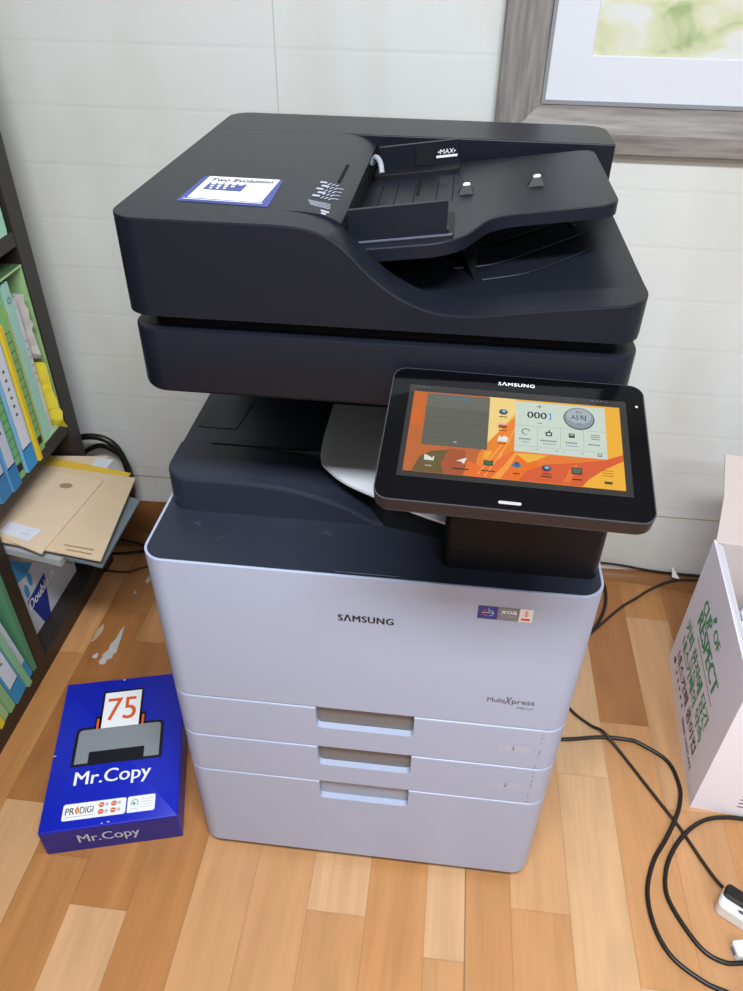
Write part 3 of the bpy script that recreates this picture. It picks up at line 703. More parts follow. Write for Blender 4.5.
# ------------------------------------------------------------------ paper ream box on the floor
M_blue = mat('royal_blue_card', '#1524b4', .36, .5, noise=.04, nscale=25)
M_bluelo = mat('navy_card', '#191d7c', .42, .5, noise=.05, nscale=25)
RB = tag(empty('paper_ream_box', (-.5511, -.0522, 0), .2626), 'blue copy paper box lettered Mr.Copy lying flat on the floor', 'box')
w, h, H = .2335, .3164, .0697
b = MB(); b.prism(rr(0, w, 0, h, .0015, 2), [(.0, .0015), (.0015, 0), (H - .0018, 0), (H - .0005, .0006), (H, .002)], M_blue); body = b.build('carton_body', RB)
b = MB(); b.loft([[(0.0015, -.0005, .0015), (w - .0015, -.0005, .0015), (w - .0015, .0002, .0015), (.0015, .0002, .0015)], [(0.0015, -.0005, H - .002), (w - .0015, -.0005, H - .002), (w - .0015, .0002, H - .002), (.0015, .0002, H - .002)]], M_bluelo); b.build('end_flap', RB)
TOPM = frame((0, 0, H), (1,0,0), (0,1,0))
M_card = mat('card_white', '#eef0f4', .5); M_robot = mat('print_grey', '#85898f', .45); M_blk = mat('print_black', '#14151c', .4); M_or = mat('print_orange', '#d95a26', .5); M_green = mat('print_green', '#3f9a52', .5); M_fade = mat('print_faded', '#b8bcc6', .5)
p = Print()
p.rect(.0748, .1535, .1985, .2875, M_blk, .002); p.rect(.0665, .1625, .1985, .2290, M_blk)
p.poly(round_poly([(.0345, .1215), (.1985, .1215), (.1985, .2055), (.0345, .2055)], [0, 0, .012, .012], 4), M_blk); p.lay()
p.rect(.0700, .0745, .2000, .2230, M_or); p.rect(.1545, .1590, .2000, .2230, M_or)
p.rect(.0790, .1495, .2000, .2830, M_card)
p.poly(round_poly([(.0405, .1265), (.0645, .1265), (.0645, .1500), (.1650, .1500), (.1650, .1265), (.1925, .1265), (.1925, .2000), (.0405, .2000)], [0, 0, 0, 0, 0, 0, .008, .008], 3), M_robot); p.lay()
p.text('75', .0870, .1415, .2160, .2680, M_or, -.005)
p.put('printed_picture', RB, TOPM)
p = Print(); p.text('Mr.Copy', .0460, .1815, .0745, .1100, M_card, .012); p.put('brand_lettering', RB, TOPM)
p = Print(); p.rect(.0360, .1430, .0165, .0475, M_card, .004); p.rect(.1455, .1930, .0165, .0475, M_card, .003); p.lay()
p.text('PR', .0405, .0560, .0270, .0395, M_blk, .01); p.text('DIGI', .0650, .0880, .0270, .0395, M_blk, .01)
p.poly([(.0605, .0265), (.0640, .0310), (.0635, .0355), (.0605, .0420), (.0570, .0355), (.0570, .0305)], M_or); p.line((.0405, .0225), (.0880, .0225), .0012, M_fade)
p.lay(); p.poly([(.0605, .0285), (.0625, .0320), (.0605, .0375), (.0588, .0320)], mat('print_yellow', '#eec23a', .5)); p.lay(-.0002)
for u in (.1010, .1220):
    for v in (.0260, .0390): p.ell(u, v, .0050, .0048, M_or)
    for v in (.0260, .0390): p.rect(u + .0065, u + .0120, v - .003, v + .003, M_fade)
p.lay()
for u in (.1010, .1220):
    for v in (.0260, .0390): p.line((u - .003, v), (u + .003, v), .0012, M_card)
p.ring(.1580, .0345, .0065, .0065, .0012, M_green, -.3*PI, 1.2*PI); p.poly([(.1535, .0310), (.1600, .0310), (.1570, .0375)], M_green); p.line((.1520, .0230), (.1640, .0230), .0012, M_fade)
for k in range(4): p.line((.1690, .0400 - .005*k), (.1890, .0400 - .005*k), .001, M_fade)
p.put('printed_label', RB, TOPM)
p = Print(); p.h = .0008; p.text('Mr.Copy', .0600, .1640, .0195, .0510, M_fade, .008); p.put('brand_lettering', RB, frame((0, -.0005, 0), (1,0,0), (0,0,1)))
random.seed(3)
for (u, v) in ((.105, .004), (.116, .005), (.112, .3125), (.003, .150)):
    p = Print(); p.poly([(u + random.uniform(.001, .004)*math.cos(a), v + random.uniform(.0006, .0022)*math.sin(a)) for a in (0, 1, 2.2, 3.3, 4.5, 5.5)], M_fade)
    p.put('edge_wear', RB, TOPM)

# ------------------------------------------------------------------ floor marks
M_paint = mat('dried_white_paint', '#b9b8b4', .7, noise=.12, nscale=90)
def blob(pts, name, label):
    b = MB(); P = [(x, y) for x, y in pts]
    if sum(P[i-1][0]*P[i][1] - P[i][0]*P[i-1][1] for i in range(len(P))) < 0: P = P[::-1]
    b.prism(P, [(.0002, 0), (.0010, 0), (.0014, .0008)], M_paint); return tag(b.build(name, smooth=False), label, 'paint stain')
blob([(-.6150, .482), (-.6120, .462), (-.6085, .440), (-.6060, .415), (-.6030, .402), (-.6085, .398), (-.6075, .385), (-.6165, .380), (-.6160, .368), (-.6260, .364), (-.6330, .372), (-.6290, .384), (-.6320, .392), (-.6240, .408), (-.6260, .422), (-.6200, .440), (-.6195, .462)], 'paint_smear', 'long white paint smear on the floor beyond the blue box')
b = blob([(-.667, .480), (-.660, .474), (-.659, .452), (-.666, .430), (-.675, .424), (-.671, .440), (-.674, .456)], 'paint_smear', 'faint scraped paint patch on the floor nearer the bookcase')
b.data.materials[0] = mat('thin_paint', '#b49a7e', .6, noise=.2, nscale=120)
blob([(-.612, .667), (-.606, .655), (-.606, .636), (-.612, .622), (-.619, .628), (-.617, .648)], 'paint_smear', 'white paint smear on the floor beside the copier flank')
for x, y, r, l in ((-.646, .386, .006, 'small white paint fleck beside the long smear'), (-.630, .588, .004, 'small white paint fleck behind the long smear')):
    blob([(x + r*math.cos(a)*random.uniform(.6, 1.1), y + 1.4*r*math.sin(a)*random.uniform(.6, 1.1)) for a in [k*PI/4 for k in range(8)]], 'paint_fleck', l)

# ------------------------------------------------------------------ bookcase
M_wood = mat('dark_brown_laminate', '#2b2521', .42, .5, noise=.12, nscale=14, bump=.1, bscale=120)
XB, XK = -.725, -1.06
BK = tag(empty('bookcase', (-.89, .2, 0)), 'dark brown open bookcase against the wall full of files', 'bookcase')
def part(name, a, c, material=M_wood, bev=.0015):
    o = MB().box(a, c, material, bev).build(name, BK); o.matrix_parent_inverse = Matrix.Translation((.89, -.2, 0)); return o
BTOP = 1.62
part('side_panel', (XK, .649, 0), (XB, .695, BTOP)); part('side_panel', (XK, -.75, 0), (XB, -.72, BTOP))
part('back_panel', (XK - .012, -.75, 0), (XK, .695, BTOP))
part('shelf', (XK, -.72, .822), (XB - .001, .649, .850)); part('shelf', (XK, -.72, .414), (XB - .001, .649, .446)); part('shelf', (XK, -.72, 1.22), (XB - .001, .649, 1.25)); part('top_board', (XK, -.72, BTOP - .03), (XB - .001, .649, BTOP))
part('bottom_board', (XK, -.72, .025), (XB - .002, .649, .05)); part('plinth', (XK, -.72, .0), (XB - .006, .649, .0249))
part('divider', (XK, .306, .05), (XB - .002, .338, .414)); part('divider', (XK, -.22, .05), (XB - .002, -.195, .414))

MT = {}
def cm(h, r=.55):
    if h not in MT: MT[h] = mat('card_' + h.strip('#'), h, r, .3, noise=.05, nscale=30)
    return MT[h]
def spine_file(name, label, cat, y0, y1, z0, hgt, xf, depth, body, group, spine=None, foot=None, lean=0.0, dots=False, grid=False, ring=False, pages=None):
    """an upright file whose narrow spine faces the room (+x)"""
    t = tag(empty(name, (xf, (y0 + y1)/2, z0)), label, cat, group or (G2 if z0 < .2 else G1 if z0 < .6 else 'folders on the upper shelf')); t.rotation_euler = (lean, 0, 0)
    hw = (y1 - y0)/2
    b = MB(); tk = min(.0022, hw*.4)
    b.box((-depth, -hw, 0), (0, -hw + tk, hgt), body); b.box((-depth, hw - tk, 0), (0, hw, hgt), body); b.box((-tk, -hw + tk, 0), (0, hw - tk, hgt), body)
    b.build('cover', t, smooth=False)
    if hw > .004: MB().box((-depth + .006, -hw + tk + .0003, .003), (-tk - .001, hw - tk - .0003, hgt - .008), pages or cm('#e4e2da')).build('pages', t, smooth=False)
    F = frame((0, 0, 0), (0, 1, 0), (0, 0, 1))
    if spine: p = Print(); p.rect(-hw*.82, hw*.82, hgt*.16, hgt*.93, cm(spine)); o = p.put('spine_label', t, F)
    if foot: p = Print(); p.rect(-hw, hw, .0, hgt*.17, cm(foot)); p.put('foot_band', t, F)
    if grid:
        p = Print(); p.h = .0006
        for k in range(13): p.line((-hw*.8, hgt*(.10 + .06*k)), (hw*.8, hgt*(.10 + .06*k)), .0012, M_ink)
        p.line((-hw*.8, hgt*.1), (-hw*.8, hgt*.82), .001, M_ink); p.line((hw*.8, hgt*.1), (hw*.8, hgt*.82), .001, M_ink); p.rect(-hw*.8, hw*.8, hgt*.05, hgt*.10, M_ink); p.put('grid_label', t, F)
    if dots:
        p = Print(); p.h = .0008
        for k in range(6): p.rect(-hw*.18, hw*.18, hgt*(.40 + .06*k), hgt*(.42 + .06*k), M_greyink)
        p.put('spine_lettering', t, F)
    if ring: p = Print(); p.h = .0006; p.ring(0, hgt*.90, min(hw*.7, .006), .0065, .002, cm('#3b6f8a')); p.put('finger_ring', t, F)
    return t
G1, G2 = 'files on the middle shelf', 'files leaning on the bottom shelf'
ZM = .4465
# green box file: closed box open to the room
t = tag(empty('box_file', (-.726, .598, ZM)), 'light green open-fronted box file in the far end of the middle shelf', 'file box')
GR = cm('#9cc48a'); DG = cm('#4d6b4c')
b = MB(); hw_, hh, dp = .0475, .343, .235
b.box((-dp, hw_ - .003, 0), (0, hw_, hh), GR); b.box((-dp, -hw_, 0), (0, -hw_ + .003, hh), GR); b.box((-dp, -hw_ + .003, 0), (-.001, hw_ - .003, .003), GR); b.box((-dp, -hw_, 0), (-dp + .003, hw_, hh), GR)
b.build('case', t, smooth=False)
MB().box((-dp, -hw_ + .0005, hh - .004), (0, hw_ - .0005, hh + .0005), DG).build('case_top', t, smooth=False)
p = Print(); p.line((-hw_, hh - .001), (hw_, hh - .001), .004, cm('#b4d69c')); p.put('front_edge', t, frame((0, 0, 0), (0,1,0), (0,0,1)))
ZI = ZM + .0035
spine_file('paper_folder', 'yellow folder inside the green box file', 'folder', .557, .567, ZI, .29, -.732, .21, cm('#dcc85a'), None)
spine_file('paper_folder', 'mint folder with a finger ring inside the green box file', 'folder', .5705, .5925, ZI, .328, -.729, .21, cm('#a9d6c8'), None, ring=True)
spine_file('document_sleeve', 'white dotted document sleeve inside the green box file', 'document sleeve', .5935, .6065, ZI, .290, -.731, .20, cm('#c8cdd4'), None, spine='#d6d8de', dots=True)
def crumpled(name, label, cat, cx, cy, z0, sx, sy, hgt, colr, seed, nx=9, nz=9, out=.0):
    random.seed(seed); b = MB(); fr, bk = [], []
    P = {}
    for side in (0, 1):
        for i in range(nz + 1):
            for j in range(nx + 1):
                x = cx - sx + sx*j/nx + (out*(1 - i/nz)**2 if j == nx else 0) + random.uniform(-.003, .003)
                y = cy + (sy*.5 if side else -sy*.5)*(1 if 0 < j < nx and 0 < i < nz else .2) + random.uniform(-.003, .003)*.6
                z = z0 + hgt*i/nz
                if 0 < i < nz: z += random.uniform(-.005, .005)
                P[side, i, j] = (x, y, z)
    pts = []; idx = {}
    for side in (0, 1):
        for i in range(nz + 1):
            for j in range(nx + 1):
                if side and (i in (0, nz) or j in (0, nx)): idx[side, i, j] = idx[0, i, j]
                else: idx[side, i, j] = len(pts); pts.append(P[side, i, j])
    fs = []
    for side in (0, 1):
        for i in range(nz):
            for j in range(nx): fs.append((idx[side,i,j], idx[side,i,j+1], idx[side,i+1,j+1], idx[side,i+1,j]))
    b.add(pts, fs, colr); return tag(b.build(name, smooth=False), label, cat)
crumpled('wrapped_papers', 'crumpled yellow paper bundle against the far wall of the green box file', 'papers', -.718, .6215, ZI, .16, .013, .150, cm('#d9c640'), 4, out=.012)
crumpled('plastic_sleeve', 'crumpled grey plastic sleeve above the yellow bundle in the green box file', 'sleeve', -.722, .6225, ZI + .157, .15, .013, .135, cm('#bcb8b4'), 9)
spine_file('document_file', 'green document file with a black ruled spine on the middle shelf', 'file', .514, .548, ZM, .312, -.722, .23, cm('#8cc27a'), None, grid=True)
spine_file('paper_folder', 'bright yellow folder sticking out beside the white binder', 'folder', .4985, .5085, ZM, .285, -.708, .22, cm('#e8c832'), None)
spine_file('ring_binder', 'white spined binder with a bright blue foot beside the yellow folder', 'binder', .457, .4945, ZM, .295, -.712, .23, cm('#7fb4da'), None, spine='#dfe3ee', foot='#3b97d6', dots=True)
spine_file('document_file', 'green ruled document file between two blue-footed binders', 'file', .428, .453, ZM, .312, -.716, .23, cm('#7fbf7c'), None, grid=True)
spine_file('ring_binder', 'white spined binder with a blue foot before the green ruled file', 'binder', .395, .425, ZM, .295, -.710, .23, cm('#5c9ccc'), None, spine='#c9cfdf', foot='#3580bd', dots=True)
spine_file('ring_binder', 'blue binder cut off by the photo edge on the middle shelf', 'binder', .358, .391, ZM, .30, -.713, .23, cm('#4a8cc0'), None, spine='#b9c4d8', foot='#3d7db3')
# top shelf
spine_file('paper_folder', 'mint green folder against the end panel on the upper shelf', 'folder', .612, .632, .8505, .30, -.727, .23, cm('#a6dcc0'), None)
spine_file('paper_folder', 'pale aqua folder tucked behind the mint one on the upper shelf', 'folder', .6335, .6465, .8505, .30, -.735, .22, cm('#8fcfc6'), None)
spine_file('paper_folder', 'pale green folder in front of the mint one on the upper shelf', 'folder', .585, .610, .8505, .30, -.727, .23, cm('#b9e2c4'), None)
# bottom shelf, leaning to the near side
ZL = .0515; LE = math.radians(9)
spine_file('paper_folder', 'dark green folder upright against the divider on the bottom shelf', 'folder', .292, .303, ZL, .285, -.728, .23, cm('#5a8d6a'), None)
def leaner(name, label, cat, y0, y1, lean, **k):
    t = spine_file(name, label, cat, y0, y1, ZL + .5*(y1 - y0)*math.sin(lean) + .0005, k.pop('h'), k.pop('xf'), .225, k.pop('body'), None, lean=lean, **k); return t
leaner('ring_binder', 'white spined binder with a blue foot leaning by the green folder', 'binder', .266, .2855, LE, h=.29, xf=-.728, body=cm('#7fbfa8'), spine='#cfd6dc', foot='#3a9bc8')
leaner('paper_folder', 'mint folder sticking out past the plinth edge on the bottom shelf', 'folder', .251, .2635, LE, h=.29, xf=-.718, body=cm('#8fbf98'))
leaner('ring_binder', 'thick white binder with blue foot leaning on the bottom shelf', 'binder', .208, .246, LE, h=.29, xf=-.722, body=cm('#4f9cc0'), spine='#d8dde4', foot='#3b93c4', dots=True)
leaner('paper_folder', 'light green folder leaning before the thick white binder', 'folder', .186, .2045, LE, h=.29, xf=-.724, body=cm('#8fbd86'))
leaner('paper_folder', 'lime green folder leaning near the photo edge on the bottom shelf', 'folder', .166, .1825, LE, h=.29, xf=-.727, body=cm('#a8c48c'))
leaner('paper_folder', 'yellow folder leaning near the photo edge on the bottom shelf', 'folder', .148, .1625, LE, h=.28, xf=-.724, body=cm('#e2d23a'))
leaner('paper_folder', 'nearest green folder leaning on the bottom shelf', 'folder', .120, .1445, LE, h=.29, xf=-.728, body=cm('#7fa878'))

# paper carton in the bottom compartment
t = tag(empty('paper_carton', (-.768, .36, .0505)), 'white and blue copy paper carton in the bottom compartment', 'box')
M_cw = cm('#c9ccd6'); M_cb = cm('#3f93c4'); M_cn = cm('#28378c')
MB().box((-.24, 0, 0), (0, .235, .235), M_cw, .002).build('carton_body', t)
p = Print(); p.poly([(0.002, .165), (.0, .233), (.235, .233), (.235, .19), (.06, .150)], M_cb)
p.poly([(.066, .0), (.094, .0), (.118, .105), (.034, .095)], M_cn)
for u, v in ((.045, .118), (.066, .133)): p.ell(u, v, .008, .018, M_cb)
p.lay(); p.text('Double A', .036, .150, .068, .092, M_card, .02, .15)
p.put('printed_front', t, frame((0, 0, 0), (0, 1, 0), (0, 0, 1)))

# documents stacked on the carton and sticking out of the compartment
M_kraft = mat('kraft_paper', '#d3bb9f', .6, .3, noise=.05, nscale=18, bump=.15, bscale=200)
M_kraft2 = mat('kraft_paper_pale', '#d7c1a7', .6, .3, noise=.05, nscale=18, bump=.15, bscale=200)
M_yel = mat('yellow_envelope_paper', '#d9b440', .55, .3, noise=.05, nscale=20)
M_clear = mat('clear_folder_plastic', '#6f7a80', .25, .5)
def slab(name, label, cat, corners, z, th, material, sag=0.0, bow=0.0):
    """a thin sheet thing from its four outer corners (ccw in plan), bent down a little towards the room"""
    xs = [c[0] for c in corners]; x_in, x_out = min(xs), max(xs)
    n = 10; top, bot = [], []
    A, B, C, D = [Vector(c) for c in corners]           # A near-in, B near-out, C far-out, D far-in
    b = MB(); rows = []
    for i in range(n + 1):
        u = i/n; row = []
        for j in range(n + 1):
            v = j/n
            q = (A*(1-u) + B*u)*(1-v) + (D*(1-u) + C*u)*v
            d = max(0, (q.x - XB)/.2)
            row.append((q.x, q.y, z - sag*d*d + bow*math.sin(PI*v)))
        rows.append(row)
    pts = [p for r in rows for p in r]; N1 = n + 1
    pts2 = [(x, y, zz - th) for x, y, zz in pts]; K = len(pts); fs = []
    for i in range(n):
        for j in range(n):
            a = i*N1 + j; fs.append((a, a + N1, a + N1 + 1, a + 1)); fs.append((K + a, K + a + 1, K + a + N1 + 1, K + a + N1))
    ring = [i*N1 for i in range(N1)] + [n*N1 + j for j in range(1, N1)] + [i*N1 + n for i in range(n - 1, -1, -1)] + [j for j in range(n - 1, 0, -1)]
    for k in range(len(ring)): a, c = ring[k], ring[(k+1) % len(ring)]; fs.append((a, K + a, K + c, c))
    b.add(pts + pts2, fs, material)
    t = tag(empty(name, tuple((A + B + C + D)/4) + (z - th,)), label, cat, 'envelopes and papers stacked on the carton')
    o = b.build('sheet' if 'envelope' not in name else 'envelope_body', t, ang=25); o.matrix_parent_inverse = Matrix.Translation(-t.location)
    return t
z = .2872
def nxt(th): global z; z += th + .0004; return z
slab('document_bundle', 'lowest bundle of papers on the paper carton', 'papers', [(-.95, .375), (-.660, .372), (-.650, .565), (-.95, .575)], nxt(.026), .026, cm('#a89c92'))
slab('cardboard_folder', 'small brown cardboard folder low in the envelope stack', 'folder', [(-.93, .372), (-.612, .352), (-.605, .50), (-.93, .52)], nxt(.012), .012, cm('#8a6a48'))
slab('plastic_folder', 'bluish clear folder under the grey one in the envelope stack', 'folder', [(-.93, .380), (-.572, .342), (-.560, .545), (-.93, .58)], nxt(.008), .008, cm('#7f98ac'))
slab('document_bundle', 'bundle of white sheets sticking out under the kraft envelopes', 'papers', [(-.92, .375), (-.612, .322), (-.600, .55), (-.92, .60)], nxt(.014), .014, cm('#a3a5a8'))
slab('plastic_folder', 'dark grey plastic folder right beneath the kraft envelopes', 'folder', [(-.88, .38), (-.529, .318), (-.530, .522), (-.88, .600)], nxt(.005), .005, M_clear, .006)
slab('kraft_envelope', 'brown envelope at the back of the stack under the yellow one', 'envelope', [(-.90, .42), (-.665, .43), (-.648, .652), (-.90, .625)], nxt(.003), .003, M_kraft2)
slab('paper_slip', 'small white paper slip under the yellow envelope', 'paper', [(-.67, .585), (-.636, .585), (-.632, .640), (-.67, .640)], z + .0012, .0008, cm('#cdd4e0'))
nxt(.001)
slab('yellow_envelope', 'yellow envelope sandwiched in the stack of brown envelopes', 'envelope', [(-.88, .42), (-.600, .37), (-.574, .592), (-.88, .645)], nxt(.003), .003, M_yel)
ea = slab('kraft_envelope', 'larger kraft envelope whose free corner sticks farthest into the room', 'envelope', [(-.855, .360), (-.527, .316), (-.556, .573), (-.855, .600)], nxt(.003), .003, M_kraft, .001)
p = Print()
for k in range(2): p.line((-.612 + .01*k, .337 + .012*(1-k)), (-.550, .330 + .012*(1-k)), .003, cm('#a38663'))
p.v = [(x, y, z + .0006) for x, y, _ in p.v]; o = p.build('faint_printing', ea, smooth=False, fix=False); o.matrix_parent_inverse = Matrix.Translation(-ea.location)
eb = slab('kraft_envelope', 'kraft envelope on top of the stack with a white address label', 'envelope', [(-.860, .395), (-.641, .317), (-.617, .550), (-.860, .588)], nxt(.0028), .0028, M_kraft2)
p = Print(); p.poly([(-.748, .365), (-.680, .3455), (-.670, .381), (-.744, .398)], cm('#d4d6e2')); p.lay(); p.line((-.705, .368), (-.684, .363), .002, cm('#b3b5c4'))
p.v = [(x, y, z + h + .0003) for x, y, h in p.v]; o = p.build('address_label', eb, smooth=False, fix=False); o.matrix_parent_inverse = Matrix.Translation(-eb.location)
p = Print(); p.ell(-.685, .522, .014, .009, cm('#a08a6e')); p.lay(); p.line((-.697, .524), (-.674, .519), .002, cm('#8f7c64'))
p.v = [(x, y, z + h + .0003) for x, y, h in p.v]; o = p.build('ink_stamp', eb, smooth=False, fix=False); o.matrix_parent_inverse = Matrix.Translation(-eb.location)

# ------------------------------------------------------------------ framed picture on the wall
M_frame = None
def frame_wood(name, scale):
    m = bpy.data.materials.new(name); m.use_nodes = True; nt = m.node_tree; b = nt.nodes['Principled BSDF']; L = nt.links.new
    tc = N(nt, 'ShaderNodeTexCoord'); mp = N(nt, 'ShaderNodeMapping'); mp.inputs['Scale'].default_value = scale; L(tc.outputs['Object'], mp.inputs[0])
    n = N(nt, 'ShaderNodeTexNoise'); n.inputs['Scale'].default_value = 1; n.inputs['Detail'].default_value = 4; L(mp.outputs[0], n.inputs['Vector'])
    cr = N(nt, 'ShaderNodeValToRGB'); cr.color_ramp.elements[0].position = .3; cr.color_ramp.elements[0].color = (*lin('#716c69'), 1); cr.color_ramp.elements[1].position = .7; cr.color_ramp.elements[1].color = (*lin('#97928f'), 1)
    L(n.outputs['Fac'], cr.inputs[0]); L(cr.outputs[0], b.inputs['Base Color']); b.inputs['Roughness'].default_value = .5; return m
M_fw = (frame_wood('weathered_wood_level', (10, 60, 130)), frame_wood('weathered_wood_upright', (130, 60, 10)))
def art_material():
    m = bpy.data.materials.new('watercolour_landscape'); m.use_nodes = True; nt = m.node_tree; b = nt.nodes['Principled BSDF']; L = nt.links.new
    tc = N(nt, 'ShaderNodeTexCoord'); mp = N(nt, 'ShaderNodeMapping'); mp.inputs['Scale'].default_value = (7, 1, 13); mp.inputs['Rotation'].default_value = (0, .35, 0); L(tc.outputs['Object'], mp.inputs[0])
    n = N(nt, 'ShaderNodeTexNoise'); n.inputs['Scale'].default_value = 1; n.inputs['Detail'].default_value = 4; n.inputs['Distortion'].default_value = 1.2; L(mp.outputs[0], n.inputs['Vector'])
    cr = N(nt, 'ShaderNodeValToRGB'); e = cr.color_ramp.elements; e[0].position = .30; e[0].color = (*lin('#a0b280'), 1); e[1].position = .72; e[1].color = (*lin('#d3dae4'), 1)
    for pos, c in ((.40, '#c4cca6'), (.50, '#d2d5b8'), (.58, '#d8dcda')): q = e.new(pos); q.color = (*lin(c), 1)
    L(n.outputs['Fac'], cr.inputs[0]); L(cr.outputs[0], b.inputs['Base Color']); b.inputs['Roughness'].default_value = .6; return m
FP = tag(empty('framed_picture', (.5, YW, .99)), 'framed green watercolour in a grey-brown wood frame on the wall', 'picture')
fx0, fx1, fz0, fz1 = .1265, .86, .9905, 1.53
prof = [(0, .001), (0, .019), (.003, .022), (.034, .023), (.036, .0215), (.070, .011), (.073, .011), (.075, .009), (.075, .001)]     # inward distance, height off the wall
def P_(o): o.matrix_parent_inverse = Matrix.Translation((-.5, -YW, -.99)); return o
for a, c in (((fx0, fz0), (fx1, fz0)), ((fx1, fz0), (fx1, fz1)), ((fx1, fz1), (fx0, fz1)), ((fx0, fz1), (fx0, fz0))):
    a = Vector(a); c = Vector(c); d = (c - a).normalized(); n = Vector((-d.y, d.x)); b = MB()
    b.loft([[((a + n*q + d*q).x, YW - hgt, (a + n*q + d*q).y) for q, hgt in prof], [((c + n*q - d*q).x, YW - hgt, (c + n*q - d*q).y) for q, hgt in prof]], M_fw[0 if abs(d.x) > .5 else 1])
    P_(b.build('frame_rail', FP, ang=20))
b = MB(); q = .0752
for x0_, x1_, z0_, z1_ in ((fx0 + q, fx1 - q, fz0 + q, fz0 + q + .006), (fx0 + q, fx1 - q, fz1 - q - .006, fz1 - q), (fx0 + q, fx0 + q + .006, fz0 + q + .006, fz1 - q - .006), (fx1 - q - .006, fx1 - q, fz0 + q + .006, fz1 - q - .006)):
    b.box((x0_, YW - .012, z0_), (x1_, YW - .006, z1_), mat('frame_bead', '#8b9096', .35))
P_(b.build('inner_bead', FP, smooth=False))
M_mat = mat('mat_board', '#d8dce6', .7)
b = MB(); i0, i1, j0, j1 = fx0 + .0812, fx1 - .0812, fz0 + .0812, fz1 - .0812; a0, a1, k0, k1 = .2735, .725, 1.1370, 1.38
ou = [(i0, j0), (i1, j0), (i1, j1), (i0, j1)]; inn = [(a0, k0), (a1, k0), (a1, k1), (a0, k1)]
b.loft([[(x, YW - .002, zz) for x, zz in ou], [(x, YW - .0075, zz) for x, zz in ou], [(x, YW - .0075, zz) for x, zz in inn], [(x + (.0015 if x < .5 else -.0015), YW - .0050, zz + (.0015 if zz < 1.25 else -.0015)) for x, zz in inn]], M_mat, cap=False)
P_(b.build('mat_board', FP, smooth=False))
P_(MB().box((a0 - .004, YW - .0048, k0 - .004), (a1 + .004, YW - .003, k1 + .004), art_material()).build('watercolour', FP, smooth=False))

# ------------------------------------------------------------------ white carton on the right
ang = math.atan2(.541 - .175, .629 - .596) - PI/2
CT = tag(empty('cardboard_carton', (.596, .175, 0), ang), 'open white cup carton with green lettering standing on the floor', 'box')
cw, cl, ch, tk = .42, .3675, .350, .005
M_cart = mat('white_carton_card', '#f0ecf6', .6, .3, noise=.03, nscale=12)
M_inner = mat('beige_carton_card', '#cfc3bf', .7, .2, noise=.04, nscale=12)
b = MB(); b.box((0, 0, 0), (cw, cl, tk), M_cart); b.box((0, 0, tk), (cw, tk, ch), M_cart); b.box((0, tk, tk), (tk, cl - tk, ch), M_cart); b.box((cw - tk, tk, tk), (cw, cl - tk, ch), M_cart)
b.box((0, cl - tk, tk), (cw, cl, ch), M_cart)
b.build('carton_body', CT, smooth=False)
b = MB(); b.box((tk, cl - tk - .0015, tk), (cw - tk, cl - tk, ch - .001), M_inner); b.build('inner_lining', CT, smooth=False)
b = MB(); hgt = .155; q = .075
b.loft([[(.004, cl - .005, ch + .0005), (cw, cl - .005, ch + .0005), (cw, cl, ch + .0005), (.004, cl, ch + .0005)], [(.002, cl - .002 + q*.5, ch + hgt*.5), (cw, cl - .002 + q*.5, ch + hgt*.5), (cw, cl + .003 + q*.5, ch + hgt*.5), (.002, cl + .003 + q*.5, ch + hgt*.5)], [(-.010, cl + q, ch + hgt - .004), (cw, cl + q, ch + hgt - .004), (cw, cl + q + .005, ch + hgt - .005), (-.010, cl + q + .005, ch + hgt - .005)]], M_inner)
o = b.build('back_flap', CT, smooth=False); o['label'] = 'beige flap standing up'
b = MB(); b.loft([[(.002, .012, ch), (.002, cl - .012, ch + .001), (.006, cl - .012, ch + .002), (.006, .012, ch + .001)], [(.012, .016, ch - .010), (.013, cl - .012, ch - .004), (.017, cl - .012, ch - .004), (.016, .016, ch - .009)], [(.022, .03, ch - .10), (.024, cl - .03, ch - .085), (.028, cl - .03, ch - .085), (.026, .03, ch - .10)]], mat('white_flap_card', '#d6d4e0', .6))
o = b.build('side_flap', CT, smooth=False); o['label'] = 'white flap folded inward'
b = MB(); b.loft([[(.03, .006, ch), (cw - .03, .006, ch), (cw - .03, .010, ch + .001), (.03, .010, ch + .001)], [(.03, .030, ch - .08), (cw - .03, .030, ch - .08), (cw - .03, .034, ch - .08), (.03, .034, ch - .08)]], M_cart); b.build('front_flap', CT, smooth=False)
SIDE = frame((0, 0, 0), (0, -1, 0), (0, 0, 1))          # the left face, read from the left; u = -y
M_cg = mat('carton_green_ink', '#469a6c', .6); M_cd = mat('carton_dark_ink', '#4a2f45', .6); M_cgr = mat('carton_grey_ink', '#8d8a96', .6)
p = Print(); f = lambda y: -y
p.text('CUP', f(.290), f(.218), .236, .266, M_cg, .05); p.text('OF', f(.200), f(.150), .254, .278, M_cg, .05); p.poly([(f(.226), .270), (f(.214), .290), (f(.204), .284), (f(.216), .270)], M_cg)
p.text('RESPECT', f(.290), f(.095), .196, .234, M_cg, .05)
p.line((f(.26), .184), (f(.09), .184), .003, M_cgr)
p.text('커피 한잔에 담긴', f(.335), f(.075), .128, .166, M_cg, .035)
p.text('네스카페의 약속', f(.325), f(.070), .092, .124, M_cg, .035)
p.text('네스카페 종이컵', f(.320), f(.075), .052, .082, M_cd, .025)
p.ell(f(.325), .040, .008, .008, M_cd)
for k in range(5): p.rect(f(.295 - .022*k), f(.288 - .022*k), .034, .043, M_cd)
p.line((f(.18), .030), (f(.14), .030), .010, M_cgr); p.text('NESCAFE', f(.130), f(.060), .026, .036, M_cd, .01)
p.put('printed_lettering', CT, SIDE)
p = Print()
for k in range(4): p.line((.075, .062 - .011*k), (.14, .062 - .011*k), .0028, M_cd)
